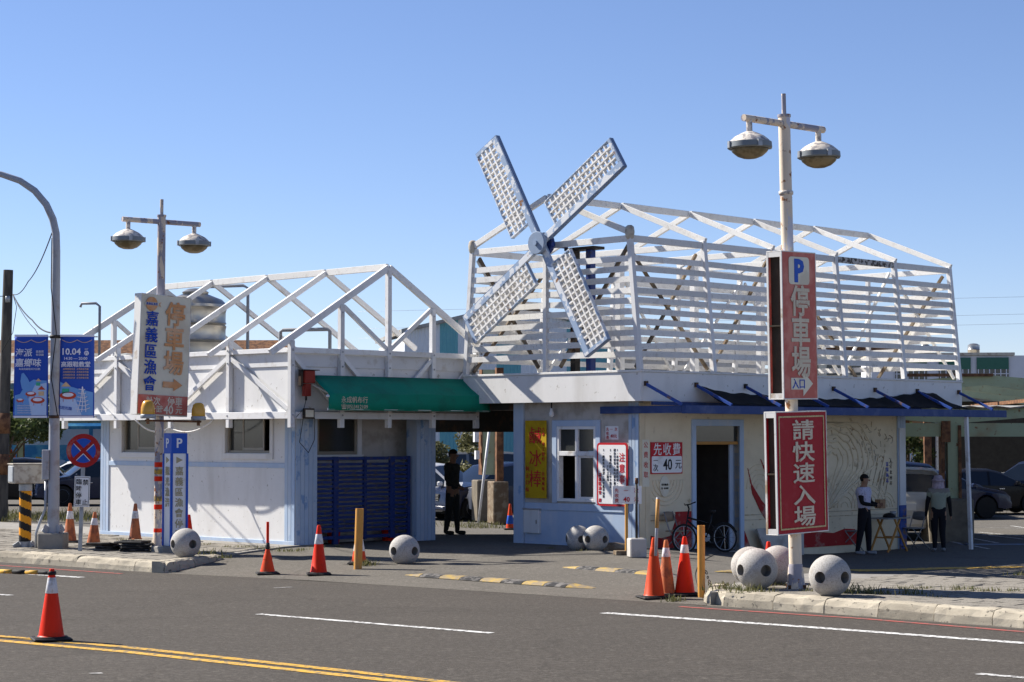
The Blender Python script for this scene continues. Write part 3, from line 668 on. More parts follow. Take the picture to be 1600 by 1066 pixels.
# motor box, flood light, wires by the corner
t = thing('awning_motor', 'dark red electric motor beside the left end of the green awning', 'motor', LW(-.33, -.72, 0))
bxm = lambda n, m, a, q, p: (MB().box(a, q).build(n, m, p, bevel=.01))
t.rotation_euler = (0, 0, R(45))
bxm('housing', 'red_motor', (-.08, -.07, 3.28), (.17, .07, 3.52), t); bxm('gearbox', 'red_motor', (-.06, -.06, 3.03), (.08, .06, 3.27), t); bxm('bracket', 'black_steel', (-.15, -.03, 3.22), (-.09, .06, 3.54), t); bxm('top_plate', 'black_steel', (-.15, -.08, 3.525), (.28, .08, 3.54), t)
MB().tube([(0, 0, 3.03), (0, 0, 2.95)], .02).build('hook', 'black_steel', t)
t = thing('flood_light', 'small square flood light on the corner of the eaves', 'lamp', LW(-.25, -.70, 0)); t.rotation_euler = (0, 0, R(45))
bxm('housing', 'black_steel', (-.13, -.03, 2.60), (.13, .03, 2.80), t); bxm('lens', 'sign_cream', (-.10, -.036, 2.63), (.10, -.031, 2.77), t); bxm('bracket', 'black_steel', (-.02, .03, 2.66), (.02, .075, 2.76), t)
def wire(label, pts, r=.008, m='cable', sag=0, cat='cable', name='cable'):
    P = [Vector(p) for p in pts]; out = []
    for a, q in zip(P, P[1:]):
        for k in range(10):
            t = k/10; v = a.lerp(q, t); v.z -= sag*4*t*(1-t); out.append(v)
    out.append(P[-1]); return tag(MB().tube(out, r, 5).build(name, m, None, True), label, cat)
wire('thin black wire looping below the flood light on the corner planks', [LW(-.35, -.66, 2.6), LW(-.42, -.64, 2.15), LW(-.2, -.64, 1.95), LW(-.05, -.64, 2.2), LW(-.1, -.7, 2.62)], .007)
wire('black motor cable hanging from the red awning motor', [LW(-.33, -.72, 2.96), LW(-.38, -.72, 2.8), LW(-.56, -.7, 2.62)], .007)
wire('pale electric cable sagging across the left shed window', [LW(-.55, 1.9, 2.60), LW(-.62, 3.3, 2.44), LW(-1.2, 3.7, 2.62)], .016, 'sign_edge', .16)
# ================================================================== RIGHT BUILDING with slatted roof tower (root at its near corner)
RB = bld('windmill_kiosk', 'right-hand white and cream kiosk with a slatted white roof cage and flat parapet', 'building', PB)
RLen, RDep = 8.87, 3.32
def RW(x, y, z): return (PB.x+E2.x*x+E1.x*y, PB.y+E2.y*x+E1.y*y, z)
WH = [(1.10, 2.15, .98, 2.46)]
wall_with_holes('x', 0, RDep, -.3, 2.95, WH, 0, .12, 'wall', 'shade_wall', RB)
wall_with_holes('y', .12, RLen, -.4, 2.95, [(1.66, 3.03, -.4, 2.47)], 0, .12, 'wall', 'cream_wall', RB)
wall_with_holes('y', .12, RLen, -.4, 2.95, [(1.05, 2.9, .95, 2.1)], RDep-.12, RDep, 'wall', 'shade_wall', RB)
bx('wall', 'cream_wall', (RLen-.12, .12, -.4), (RLen-.002, RDep-.12, 2.95), RB)
bx('partition', 'room_shade', (3.05, .12, -.4), (3.12, RDep-.12, 2.9), RB); bx('floor', 'room_shade', (.12, .12, -.12), (RLen-.12, RDep-.12, .0), RB)
bx('ceiling', 'room_shade', (.12, .12, 2.8), (RLen-.12, RDep-.12, 2.9), RB); bx('partition', 'room_shade', (.9, 2.2, -.1), (.95, RDep-.12, 2.8), RB)
# parapet
TX0, TX1, TY0, TY1 = -.3, 10.72, -.3, 4.55
def roofslab(b):
    b.box((TX0+.05, TY0+.05, 2.96), (TX1-.05, TY1-.05, 3.10))
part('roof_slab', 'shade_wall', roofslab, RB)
for k, (a, q) in enumerate((((TX0, TY0, 2.93), (TX0+.05, TY1, 3.48)), ((TX0+.052, TY0, 2.93), (5.2, TY0+.05, 3.48)), ((5.206, TY0+.002, 2.93), (TX1, TY0+.05, 3.48)), ((TX1-.05, TY0+.052, 2.93), (TX1, TY1, 3.48)), ((TX0+.052, TY1-.05, 2.93), (TX1-.052, TY1, 3.48)))):
    bx('parapet', 'white_wall' if k != 9 else 'x', a, q, RB)
for a, q in (((TX0-.02, TY0-.02, 3.483), (TX0+.1, TY1, 3.525)), ((TX0+.102, TY0-.02, 3.483), (TX1+.02, TY0+.1, 3.523)), ((TX1-.1, TY0+.102, 3.483), (TX1+.02, TY1, 3.525)), ((TX0+.102, TY1-.1, 3.483), (TX1-.102, TY1, 3.523))):
    bx('coping', 'white_wood', a, q, RB)
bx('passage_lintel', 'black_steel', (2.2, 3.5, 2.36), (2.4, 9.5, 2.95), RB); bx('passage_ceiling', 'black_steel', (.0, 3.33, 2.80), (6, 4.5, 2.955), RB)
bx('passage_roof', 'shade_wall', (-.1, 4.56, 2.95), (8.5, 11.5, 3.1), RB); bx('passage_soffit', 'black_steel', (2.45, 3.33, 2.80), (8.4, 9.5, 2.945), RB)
# W3 (sun side): corner planks, column, window, skirting
for k in range(3): bx('plank', 'worn_blue', (-.022, .003+k*.085, -.2), (0, .082+k*.085, 2.94), RB)
bx('column', 'worn_blue', (-.05, RDep-.26, -.2), (.0, RDep+.02, 2.94), RB); bx('column', 'worn_blue', (0.002, RDep+.002, -.2), (.28, RDep+.06, 2.94), RB)
bx('lower_panel', 'sky_blue', (-.012, .26, .172), (0, RDep-.27, .798), RB, 0); bx('sill_band', 'sky_blue', (-.03, .26, .80), (0, RDep-.27, .94), RB); bx('base_board', 'sky_blue', (-.02, .26, -.2), (0, RDep-.27, .17), RB)
wn_ = part('window', 'frame_white', lambda b: (b.box((-.03, 2.09, .98), (.10, 2.15, 2.46)), b.box((-.03, 1.10, .98), (.10, 1.16, 2.46)), b.box((-.03, 1.16, 2.40), (.10, 2.09, 2.46)), b.box((-.03, 1.16, .98), (.10, 2.09, 1.04)),
    b.box((-.028, 1.16, 1.88), (.098, 2.09, 1.97)), b.box((-.02, 1.58, 1.97), (.06, 1.66, 2.40)), b.box((-.02, 1.58, 1.04), (.04, 1.66, 1.88))), RB)
for y0, y1, z0, z1 in ((1.20, 1.58, 2.0, 2.38), (1.66, 2.05, 2.0, 2.38), (1.2, 1.58, 1.08, 1.86)): part('pane', 'pane_dark', lambda b: b.box((.02, y0-.03, z0-.02), (.026, y1+.03, z1+.02)), wn_, 0)
for y0, y1, z0, z1 in ((1.16, 1.62, 1.04, 1.88),):
    part('sash', 'frame_white', lambda b: (b.box((.005, 1.16, 1.04), (.05, 1.20, 1.88)), b.box((.005, 1.54, 1.04), (.05, 1.58, 1.88)), b.box((.005, 1.2, 1.84), (.05, 1.54, 1.88)), b.box((.005, 1.2, 1.04), (.05, 1.54, 1.08))), wn_)
part('casing', 'sky_blue', lambda b: (b.box((-.04, .98, .95), (-.002, 1.10, 2.58)), b.box((-.04, 2.15, .95), (-.002, 2.27, 2.58)), b.box((-.04, 1.1, 2.46), (-.002, 2.15, 2.58))), wn_)
mb = thing('meter_box', 'flat white metal box low on the kiosk wall under the yellow banner', 'box', RW(0, 0, 0), R(45)); bx('door', 'white_paint', (-.075, 2.60, .33), (-.003, 3.04, .80), mb, .01)
bx('lid_edge', 'grey_paint', (-.09, 2.57, .803), (-.003, 3.06, .83), mb); bx('latch', 'black_steel', (-.085, 2.66, .52), (-.076, 2.68, .6), mb)
t = thing('light_bulb', 'bare white bulb hanging under the kiosk parapet', 'lamp', RW(-.12, 2.2, 2.80)); MB().lathe([(.01, -.16), (.05, -.13), (.055, -.09), (.03, -.03), (.025, .02)], 14).build('bulb', 'frame_white', t, True); MB().tube([(0, 0, .02), (0, 0, .17)], .012).build('flex', 'cable', t)
# W4 (shade side): door, corner boards, panels
for k in range(2): bx('plank', 'cream_wall', (.004+k*.15, -.022, -.3), (.148+k*.15, 0, 2.9), RB)
door = part('door_frame', 'sky_blue', lambda b: (b.box((1.54, -.035, -.35), (1.66, .14, 2.60)), b.box((3.03, -.035, -.35), (3.15, .14, 2.60)), b.box((1.66, -.035, 2.47), (3.03, .14, 2.60))), RB)
bx('transom_bar', 'table_wood', (1.66, .02, 2.10), (3.03, .10, 2.16), door); part('transom_pane', 'pane_dark', lambda b: b.box((1.66, .05, 2.16), (3.03, .056, 2.47)), door, 0)
bx('door_leaf', 'sky_blue', (2.90, .13, -.12), (3.02, .17, 2.1), door)
part('step', 'concrete', lambda b: b.box((1.5, -.30, -.3), (3.2, -.036, .0)), RB)
for z in (.42, .52): bx('panel_joint', 'relief_brown', (3.2, -.012, z+.15), (RLen-.3, -.002, z+.165), RB, 0); bx('panel_joint', 'relief_brown', (.32, -.012, z+.22), (1.5, -.002, z+.235), RB, 0)
for k in range(3): bx('plank', 'sky_blue', (RLen-.31+k*.104, -.03, -.4), (RLen-.212+k*.104, -.002, 2.9), RB)
bx('column_panel', 'white_paint', (RLen-.28, -.06, .75), (RLen-.05, -.032, 2.45), RB); bx('column_base', 'strut_blue', (RLen-.29, -.062, -.35), (RLen-.04, -.033, .748), RB)
# wave relief on the cream wall: moulded lines as real tubes
def relief(name, mat, curves, r):
    b = MB()
    for c in curves: b.tube([(x, -.004, z) for x, z in c], r if not isinstance(r, list) else r, 5)
    o = b.build(name, mat, RB, True); o['kind'] = 'stuff'; return o
rd = random.Random(3); cs = []
for k in range(16):        # the big curling wave
    cx, cz, r0 = 6.15, 1.75, .22+k*.075; a0 = R(150-k*3); a1 = R(-35+k*2)
    pts = []
    for j in range(15):
        a = a0+(a1-a0)*j/14; pts.append((cx+r0*1.05*math.cos(a)+.05*j/14*k*.3, min(2.55, cz+r0*.80*math.sin(a)+.03*math.sin(j*1.7+k))))
    for j in range(7): pts.append((pts[-1][0]-.06-.012*k, max(.75, pts[-1][1]-.12)))
    cs.append([p for p in pts if 3.3 < p[0] < 8.4])
cs = [c for c in cs if len(c) > 3]
relief('wave_relief', 'relief_cream', cs[::2], .024)
cs2 = []
for k in range(75):        # brown foam strokes near the top right and the crest
    aa = R(rd.uniform(15, 140)); rr_ = rd.gauss(1.0, .22); x = 6.35+rr_*1.35*math.cos(aa); z = 1.72+rr_*.72*math.sin(aa)
    if rd.random() < .45: x = rd.uniform(7.2, 8.42); z = rd.gauss(2.1, .3)
    if z > 2.62 or z < 1.2: continue
    a = rd.uniform(0, 6.28); L = rd.uniform(.05, .17); bend = rd.uniform(-1.5, 1.5)
    cs2.append([(x+L*t_*math.cos(a+bend*t_), z+L*t_*math.sin(a+bend*t_)) for t_ in (0, .33, .66, 1)])
for k in range(34):
    x = 7.1+rd.uniform(0, 1.2); z = rd.uniform(1.1, 1.9); cs2.append([(x, z), (x-.04, z-.12), (x-.10, z-.26)])
relief('foam_relief', 'relief_brown', cs2, .009)
cs3 = []
for (cx, cz, n, s0) in ((6.6, .75, 7, .14), (7.5, .72, 6, .12), (8.1, .72, 4, .10), (5.6, .8, 5, .12), (.75, 1.42, 6, .10), (3.7, 1.2, 5, .12)):
    for k in range(n):
        r0 = s0*(k+1)*.75; up = -1 if cx < 1 else 1
        cs3.append([(cx+r0*math.cos(R(a))*1.2, cz+up*r0*math.sin(R(a))*1.1) for a in range(0, 181, 15)])
cs3 = [[p for p in c if (3.25 < p[0] < 8.45) or (.33 < p[0] < 1.5)] for c in cs3]; cs3 = [c for c in cs3 if len(c) > 3]
relief('swell_relief', 'relief_cream', cs3, .009)
fy = lambda a, c, d: (a, d, c)
def patch(poly, mat='mural_red', name='red_motif', d=.018): return part(name, mat, lambda b: b.prism(poly, -.001, -d, fy), RB, 0)
patch([(3.30, 1.62), (3.42, 1.30), (3.75, .95), (4.1, .7), (4.3, .40), (4.0, .44), (3.7, .75), (3.45, 1.1)]); patch([(3.72, 1.80), (3.85, 1.62), (4.1, 1.40), (4.15, 1.25), (3.9, 1.46)])
patch([(4.9, -.05), (7.05, -.05), (7.1, .12), (6.95, .28), (6.6, .30), (6.2, .22), (5.4, .28), (4.9, .24)]); patch([(3.18, .36), (3.6, -.38), (3.18, -.38)])
patch([(.32, .36), (.62, .30), (.9, .34), (1.05, .62), (1.05, .80), (1.52, .80), (1.52, -.30), (.32, -.30)])
txt(RB, '人', (8.32, -.006, 1.72), .10, 'ink_black'); coltxt(RB, '才北回岸', (8.32, -.006, 1.6), .09, .12, 'ink_black'); coltxt(RB, '富觀海濤', (8.18, -.006, 1.66), .10, .12, 'ink_blue')
part('plaque', 'sign_cream', lambda b: b.prism([(.72+.14*math.cos(a), 1.30+.2*math.sin(a)) for a in [2*math.pi*k/28 for k in range(28)]], -.001, -.022, fy), RB, 0)
txt(RB, '停車收費', (.72, -.026, 1.33), .05, 'ink_black'); txt(RB, '第一停車場', (.72, -.026, 1.26), .042, 'ink_black')
# slatted cage
BT = .25; ZT = 6.07; ZB = 3.525
def yl(z): return TY0+.04+BT*(z-ZB)/(ZT-ZB)            # near long side leans in
def yr(z): return TY1-.04-.2*(z-ZB)/(ZT-ZB)
NB = 5; XS = [TX0+.04+(TX1-TX0-.08)*k/NB for k in range(NB+1)]
def leanpost(name, x, f, w=.10):
    part(name, 'beam_white', lambda b: b.beam((x, f(ZB), ZB), (x, f(ZT+.06), ZT+.06), w, w, up=(1, 0, 0)), RB)
for x in XS: leanpost('cage_post', x, yl); leanpost('cage_post', x, yr)
ZS = [5.665-.2035*k for k in range(10)]
rs = random.Random(5)
def slat(p, q, mat='white_wood', h=.113, th=.028):
    part('slat', mat, lambda b: b.beam(p, q, th, h), RB, 0)
for side, f, off in ((0, yl, -.066), (1, yr, .066)):
    for i in range(NB):
        x0, x1 = XS[i]+.055, XS[i+1]-.055
        part('top_rail', 'burnt_wood' if (side == 0 and i == 3) else 'white_wood', lambda b: b.beam((x0, f(ZT-.03), ZT-.03), (x1, f(ZT-.03), ZT-.03), .05, .13), RB)
        for k, z in enumerate(ZS):
            j0, j1 = rs.uniform(-.012, .012), rs.uniform(-.012, .012); l, r_ = (x0, x1)
            z0, z1 = z+j0, z+j1
            if side == 0 and i == 0 and k == 8: z0, z1 = z-.07, z+.03
            slat((l-.004, f(z0), z0), (r_+.004, f(z1), z1))
for xe, off in ((XS[0], -1), (XS[-1], 1)):
    ym = 2.22
    part('cage_post', 'beam_white', lambda b: b.beam((xe, ym, ZB), (xe, ym, ZT-.1), .09, .09), RB)
    part('top_rail', 'white_wood', lambda b: b.beam((xe, yl(ZT)+.05, ZT-.03), (xe, yr(ZT)-.05, ZT-.03), .05, .12), RB)
    for k, z in enumerate(ZS):
        j = rs.uniform(-.012, .012)
        slat((xe, yl(z)+.05, z+j), (xe, ym-.047, z-j)); slat((xe, ym+.047, z-j), (xe, yr(z)-.05, z+j*.5))
    b0 = (xe+.07*-off)
    for ya_, yb_ in ((.1, 1.9), (4.2, 2.5)):
        part('cage_brace', 'brown_wood', lambda b: b.beam((xe-.08*off, ya_, ZT-.15), (xe-.08*off, yb_, ZB+.1), .05, .07), RB)
for i in range(NB):         # X bracing inside the long sides
    for f, dy in ((yl, .10), (yr, -.10)):
        a0, a1 = (ZT-.2, ZB+.05) if i % 2 == 0 else (ZB+.05, ZT-.2)
        part('cage_brace', 'brown_wood' if f is yl and i < 2 else 'white_wood', lambda b: b.beam((XS[i]+.06, f(a0)+dy, a0), (XS[i+1]-.06, f(a1)+dy, a1), .05, .065), RB)
        if i in (0,) : part('cage_brace', 'brown_wood', lambda b: b.beam((XS[i]+.06, f(a1)+dy*1.6, a1), (XS[i+1]-.06, f(a0)+dy*1.6, a0), .05, .065), RB)
for x in (XS[1]+.1, XS[2]+.3, XS[3]+.4): part('cage_column', 'beam_white', lambda b: b.box((x, 2.3, 3.1), (x+.14, 2.44, 5.95)), RB)
# roof over the cage
RY, RZ = 2.18, 7.0
for i, x in enumerate(XS):
    part('rafter', 'white_wood', lambda b: b.beam((x, RY-.02, RZ), (x, yl(ZT)-.06, ZT+.06), .07, .11), RB)
    part('rafter', 'white_wood', lambda b: b.beam((x, RY+.02, RZ), (x, yr(ZT)+.06, ZT+.06), .07, .11), RB)
    if i < NB: part('ridge_beam', 'white_wood', lambda b: b.beam((x+.04, RY, RZ+.01), (XS[i+1]-.04, RY, RZ), .07, .13), RB)
    if 0 < i < NB: part('tie_beam', 'white_wood', lambda b: b.beam((x, yl(ZT)+.05, ZT-.02), (x, yr(ZT)-.05, ZT-.02), .06, .12), RB)
for q in ((XS[0], yl(ZT), ZT+.1), (XS[0], yr(ZT), ZT+.1)): part('tape_wrap', 'box_cream', lambda b: b.lathe([(.05, -.16), (.085, -.1), (.095, 0), (.08, .09), (.04, .12)], 10, q), RB, 0, True)
# steel mast behind the windmill hub
ms = thing('windmill_mast', 'dark blue rusty steel mast standing behind the windmill hub inside the cage', 'mast', RW(0, 0, 0), R(45))
for y, m_ in ((1.30, 'deep_blue'), (1.72, 'black_steel')): bx('mast_leg', m_, (.05, y, 3.11), (.20, y+.13, 5.93), ms)
for z in (4.1, 5.0): bx('mast_tie', 'deep_blue', (.10, 1.432, z), (.18, 1.718, z+.10), ms)
bx('head_plate', 'black_steel', (-.02, 1.15, 5.935), (.3, 1.95, 5.99), ms)
# ---- windmill rotor
HX, HY, HZ = -.62, 2.0, 6.05
wm = thing('windmill', 'four-sailed windmill rotor with white lattice panels and pale blue frames on the roof cage', 'windmill', RW(0, 0, 0), R(45))
def disc(b, r, x0, x1, n=36):
    vs = [(x, HY+r*math.cos(2*math.pi*k/n), HZ+r*math.sin(2*math.pi*k/n)) for x in (x0, x1) for k in range(n)]
    b.add(vs, [tuple(range(n)), tuple(range(n, 2*n))]+[(k, (k+1)%n, n+(k+1)%n, n+k) for k in range(n)])
o = MB(); disc(o, .225, HX-.15, HX-.06); hub = o.build('hub', 'hub_blue', wm, bevel=.01)
o = MB(); disc(o, .05, HX-.19, HX-.151, 14); o.build('axle_cap', 'hub_blue', hub)
o = MB(); disc(o, .22, HX+.06, HX+.16); o.build('hub_back', 'deep_blue', wm); o = MB(); disc(o, .06, HX+.16, -.0+.1, 14); o.build('axle', 'deep_blue', wm)
for (dy, dz) in ((.497, .868), (-.848, .530), (.84, -.543), (-.49, -.872)):
    n_ = math.hypot(dy, dz); dy, dz = dy/n_, dz/n_
    # CCW in the picture: y points left, so rotate (y,z) clockwise in y-z terms
    py, pz = dz, -dy
    def at(r, w_, x): return (x, HY+dy*r+py*w_, HZ+dz*r+pz*w_)
    sail = MB()
    def bar(b, r0, w0, r1, w1, x0, x1):
        vs = [at(r0, w0, x0), at(r1, w0, x0), at(r1, w1, x0), at(r0, w1, x0), at(r0, w0, x1), at(r1, w0, x1), at(r1, w1, x1), at(r0, w1, x1)]
        b.add(vs, [(3,2,1,0),(4,5,6,7),(0,1,5,4),(1,2,6,5),(2,3,7,6),(3,0,4,7)])
    W_, R0, R1 = .62, .52, 2.57
    b = MB(); bar(b, .1, -.05, R1, .085, HX-.045, HX+.045); arm = b.build('sail_arm', 'mill_blue', wm, bevel=.006)
    b = MB(); bar(b, R1-.075, .087, R1, W_, HX-.045, HX+.045); bar(b, R0, .087, R0+.03, W_, HX-.045, HX+.045); bar(b, R0+.032, W_-.022, R1-.077, W_, HX-.045, HX+.045); fr = b.build('sail_frame', 'mill_blue', wm, bevel=.004)
    b = MB(); e = .004
    bar(b, R1+.0005, -.052, R1+.012, W_+.002, HX-.04, HX+.06); bar(b, .25, -.064, R1, -.0515, HX-.04, HX+.06); b.build('edge_strip', 'mill_edge', fr)
    nA, nW = 15, 4
    for k in range(1, nW):
        w_ = .085+(W_-.022-.085)*k/nW; b = MB(); bar(b, R0+.03, w_-.016, R1-.076, w_+.016, HX-.042, HX+.05); b.build('lattice_strip', 'lattice_white', fr)
    for k in range(1, nA):
        r_ = R0+.03+(R1-.076-R0-.03)*k/nA; b = MB(); bar(b, r_-.016, .087, r_+.016, W_-.024, HX-.038, HX+.046); b.build('lattice_strip', 'lattice_white', fr)
# ---- canopy on the shade side
cn = thing('side_canopy', 'blue-framed side canopy with black shade netting along the kiosk', 'canopy', (PB.x, PB.y, 0), R(45))
CY = -1.2
bx('side_beam', 'canopy_blue', (-.10, CY+.06, 2.70), (-.02, .92, 2.84), cn); bx('front_beam', 'canopy_blue', (-.10, CY-.05, 2.69), (11.05, CY+.055, 2.845), cn)
bx('wall_batten', 'canopy_blue', (.0, TY0-.06, 2.86), (9.0, TY0-.004, 2.925), cn)
for x in (-.16, 1.32, 2.85, 4.42, 5.8, 7.3, 8.9, 10.55):
    part('strut', 'strut_blue', lambda b: b.beam((x, TY0-.03, 3.25), (x, CY+.0, 2.86), .045, .055), cn); bx('strut_bracket', 'black_steel', (x-.04, TY0-.05, 3.22), (x+.04, TY0-.003, 3.31), cn)
def lerp_net(x):
    K = [(1.25, 3.24), (1.7, 3.2), (2.1, 3.13), (3.2, 3.10), (4.4, 3.06), (5.8, 3.04), (7.3, 3.09), (8.4, 3.18), (9.0, 3.24), (9.5, 3.22), (10.3, 2.92)]
    for (a, za), (c, zc) in zip(K, K[1:]):
        if x <= c: return za+(zc-za)*(x-a)/(c-a)
    return K[-1][1]
b = MB(); nx, ny = 70, 6; vs = []
for i in range(nx+1):
    u = i/nx; x = 1.3+u*(10.2-1.3)
    top = lerp_net(x)
    for j in range(ny+1):
        v = j/ny; y = TY0-.07+(CY+.1-TY0+.07)*v; z = top+(2.87-top)*v-.025*math.sin(v*math.pi)*(1+.5*math.sin(u*40))+.015*math.sin(u*90+j)
        vs.append((x, y, max(z, 2.865)))
b.add(vs, [(i*(ny+1)+j, (i+1)*(ny+1)+j, (i+1)*(ny+1)+j+1, i*(ny+1)+j+1) for i in range(nx) for j in range(ny)]); nt_ = b.build('shade_net', 'black_net', cn, True)
sd = nt_.modifiers.new('s', 'SOLIDIFY'); sd.thickness = .004
for x, y in ((9.55, CY),):
    p = RW(x, y, 0); part('leaning_post', 'frame_white', lambda b: b.beam((x-.08, y, 2.69), (x+.06, y, -.24), .075, .075, up=(1, 0, 0)), cn)
# ================================================================== STREET FURNITURE
def mk(b, name, mat, parent, smooth_=False, bevel=0., auto=None): return b.build(name, mat, parent, smooth_, bevel, auto)
# ---- twin-arm lamp posts
def lamp_post(label, base, top_z, half, armdir, tilt, r, zs, wrap=None, pm='pole_cream'):
    t = thing('street_lamp', label, 'street lamp', base, 0, 'twin-arm street lamps', rot=(0, tilt, 0))
    h = top_z-base[2]
    mk(MB().tube([(0,0,.0), (0,0,h-.30)], [r*1.02, r*.94], 20), 'pole', pm, t, True, auto=40)
    mk(MB().tube([(0,0,h-.31), (0,0,h)], .032, 10), 'finial_pipe', 'pole_cream', t, True, auto=40)
    mk(MB().lathe([(r*1.02, h-.33), (r*1.06, h-.32), (r*1.06, h-.29), (.03, h-.285)], 20), 'pole_cap', 'pole_cream', t, True, auto=40)
    mk(MB().lathe([(r*1.5, 0), (r*1.48, .02), (r*1.42, .04), (r*1.15, .30), (r*1.03, .34)], 20), 'base_sleeve', 'pole_cream', t, True, auto=40)
    for k in range(4):
        a = R(45+90*k); bb = MB(); bb.beam((math.cos(a)*r*1.0, math.sin(a)*r, .03), (math.cos(a)*r*1.9, math.sin(a)*r*1.9, .03), .02, .05); mk(bb, 'base_fin', 'rust', t)
    if wrap:
        for z in wrap: mk(MB().lathe([(r*1.12, z-.03), (r*1.16, z), (r*1.12, z+.02)], 16), 'clamp_band', 'lamp_cream', t, True)
    d = Vector(armdir).normalized(); az = h-.42
    for s_ in (-1, 1):
        e = d*(half*s_); arm = mk(MB().tube([(d.x*r*.6*s_, d.y*r*.6*s_, az), (e.x, e.y, az)], .048, 14), 'arm', 'pole_cream', t, True, auto=50)
        q = d*((half-.12)*s_); mk(MB().tube([(q.x, q.y, az-.02), (q.x, q.y, az-.20)], .042, 12), 'drop_stem', 'lamp_cream', arm, True, auto=50)
        lz = az-.20; R_ = .30; c = (q.x, q.y, lz)
        lamp = mk(MB().lathe([(.06, 0.02), (.12, -.005), (.20, -.045), (.265, -.10), (.283, -.125)], 26, c), 'lamp_dome', 'lamp_cream', t, True, auto=40)
        mk(MB().lathe([(.283, -.124), (.30, -.128), (.305, -.20), (.285, -.215), (.25, -.216)], 26, c), 'lamp_ring', 'lamp_grey', lamp, True, auto=40)
        mk(MB().lathe([(.262, -.214), (.235, -.26), (.17, -.315), (.09, -.345), (.01, -.352)], 26, c), 'lamp_bowl', 'lamp_bowl', lamp, True)
        for k in range(4):
            a = R(20+90*k); mk(MB().box((-.02, -.03, -.07), (.02, .03, .02), Matrix.Translation(Vector((q.x+.300*math.cos(a), q.y+.300*math.sin(a), lz-.14))) @ Matrix.Rotation(a, 4, 'Z')), 'ring_clip', 'galv', lamp)
    return t
PR = gp(1244, 920, .175); PLp = gp(247, 860, .16)
lamp_post('peeling lamp post between the granite balls carrying the two red signs', PR, 7.0, .90, E2, R(-1.1), .088, None, (5.45,), 'pole_lilac')
lamp_post('cream lamp post behind the blue P pillar carrying the large parking sign', PLp, 6.67, .80, (.80, .6, 0), R(.15), .082, None, None)
# reflective bands on the left post
for z, m in ((1.58, 'cone_red'), (1.45, 'line_yellow'), (1.32, 'cone_red'), (.95, 'line_yellow'), (.80, 'cone_red'), (.36, 'cone_red'), (.24, 'line_yellow')):
    o = mk(MB().lathe([(.0865, z-.045), (.0875, z), (.0865, z+.045)], 18, caps=False), 'reflective_band', m, bpy.data.objects['street_lamp.001'], True)
# ---- box signs
def box_sign(name, label, center, w, h, dep, tilt, face, edge, open_side=True):
    t = thing(name, label, 'sign', center, 0, rot=(0, tilt, R(45)))
    mk(MB().box((-w/2, -dep/2, -h/2), (w/2, -dep/2+.02, h/2)), 'face_panel', face, t)
    mk(MB().box((-w/2, dep/2-.02, -h/2), (w/2, dep/2, h/2)), 'rear_panel', face, t)
    e = .014
    for a, q in (((-w/2-e, -dep/2-.006, h/2), (w/2+e, dep/2+.006, h/2+e)), ((-w/2-e, -dep/2-.006, -h/2-e), (w/2+e, dep/2+.006, -h/2)), ((w/2, -dep/2-.006, -h/2), (w/2+e, dep/2+.006, h/2))): mk(MB().box(a, q), 'frame', edge, t, bevel=.004)
    if open_side:
        for y0, y1 in ((-dep/2-.006, -dep/2+.024), (dep/2-.024, dep/2+.006)): mk(MB().box((-w/2-e, y0, -h/2), (-w/2, y1, h/2)), 'frame', edge, t)
        for z in (-h/2, h/2-.07, -.02): mk(MB().box((-w/2-.012, -dep/2+.026, z), (-w/2+.02, dep/2-.026, z+.07 if z != -.02 else .0)), 'cross_bar', edge if z != -.02 else 'sign_shade', t)
        mk(MB().box((-w/2+.05, -dep/2+.021, -h/2), (-w/2+.06, dep/2-.021, h/2)), 'inner_shade', 'sign_shade', t)  # added dark plate stands for the shadow inside the open box
    else: mk(MB().box((-w/2-e, -dep/2-.006, -h/2), (-w/2, dep/2+.006, h/2)), 'side_panel', edge, t, bevel=.004)
    return t
off = -E1
def on_pole(P, z, d, tilt): return (P.x+off.x*d+math.sin(tilt)*(z-P.z), P.y+off.y*d, z)
s1 = box_sign('entrance_sign', 'tall faded red parking entrance sign with blue P and arrow on the right lamp post', on_pole(PR, 3.78, .05, R(-1.1)), .75, 2.0, .25, R(-1.1), 'sign_faded_red', 'sign_edge')
f = -.125-.004
rrect = lambda w, h, r, cx=0, cz=0: [(cx+sx*(w/2-r)+r*math.cos(R(a)), cz+sz*(h/2-r)+r*math.sin(R(a))) for sx, sz, a0 in ((1,1,0),(-1,1,90),(-1,-1,180),(1,-1,270)) for a in range(a0, a0+91, 30)]
def decal(parent, poly, y, mat, name='printed_shape', d=.003): return mk(MB().prism(poly, y, y-d, fy), name, mat, parent)
decal(s1, rrect(.46, .38, .05, 0, .75), f, 'sign_cream'); txt(s1, 'P', (0, f-.005, .75), .42, 'sign_blue', bold=.045)
for ch, z in zip('停車場', (.34, -.08, -.50)): txt(s1, ch, (0.01, f-.003, z), .44, 'ink_cream', bold=.022)
decal(s1, [(-.22, -.72), (.05, -.72), (.05, -.63), (.27, -.80), (.05, -.97), (.05, -.88), (-.22, -.88)], f, 'sign_cream'); txt(s1, '入口', (-.06, f-.005, -.80), .15, 'ink_blue', bold=.01)
s2 = box_sign('red_sign', 'dark red sign with gold characters low on the right lamp post', on_pole(PR, 1.77, .06, R(-1.1)), 1.12, 1.64, .19, R(-1.4), 'sign_red', 'sign_edge')
f2 = -.095-.004
for a, q in (((-.51, .75), (.51, .77)), ((-.51, -.77), (.51, -.75)), ((-.51, -.749), (-.49, .749)), ((.49, -.749), (.51, .749))): mk(MB().box((a[0], f2-.003, a[1]), (q[0], f2, q[1])), 'gold_line', 'ink_gold', s2)
for ch, z in zip('請快速入場', (.58, .28, -.01, -.31, -.60)): txt(s2, ch, (.03, f2-.003, z), .29, 'ink_cream', sx=1.75, bold=.014)
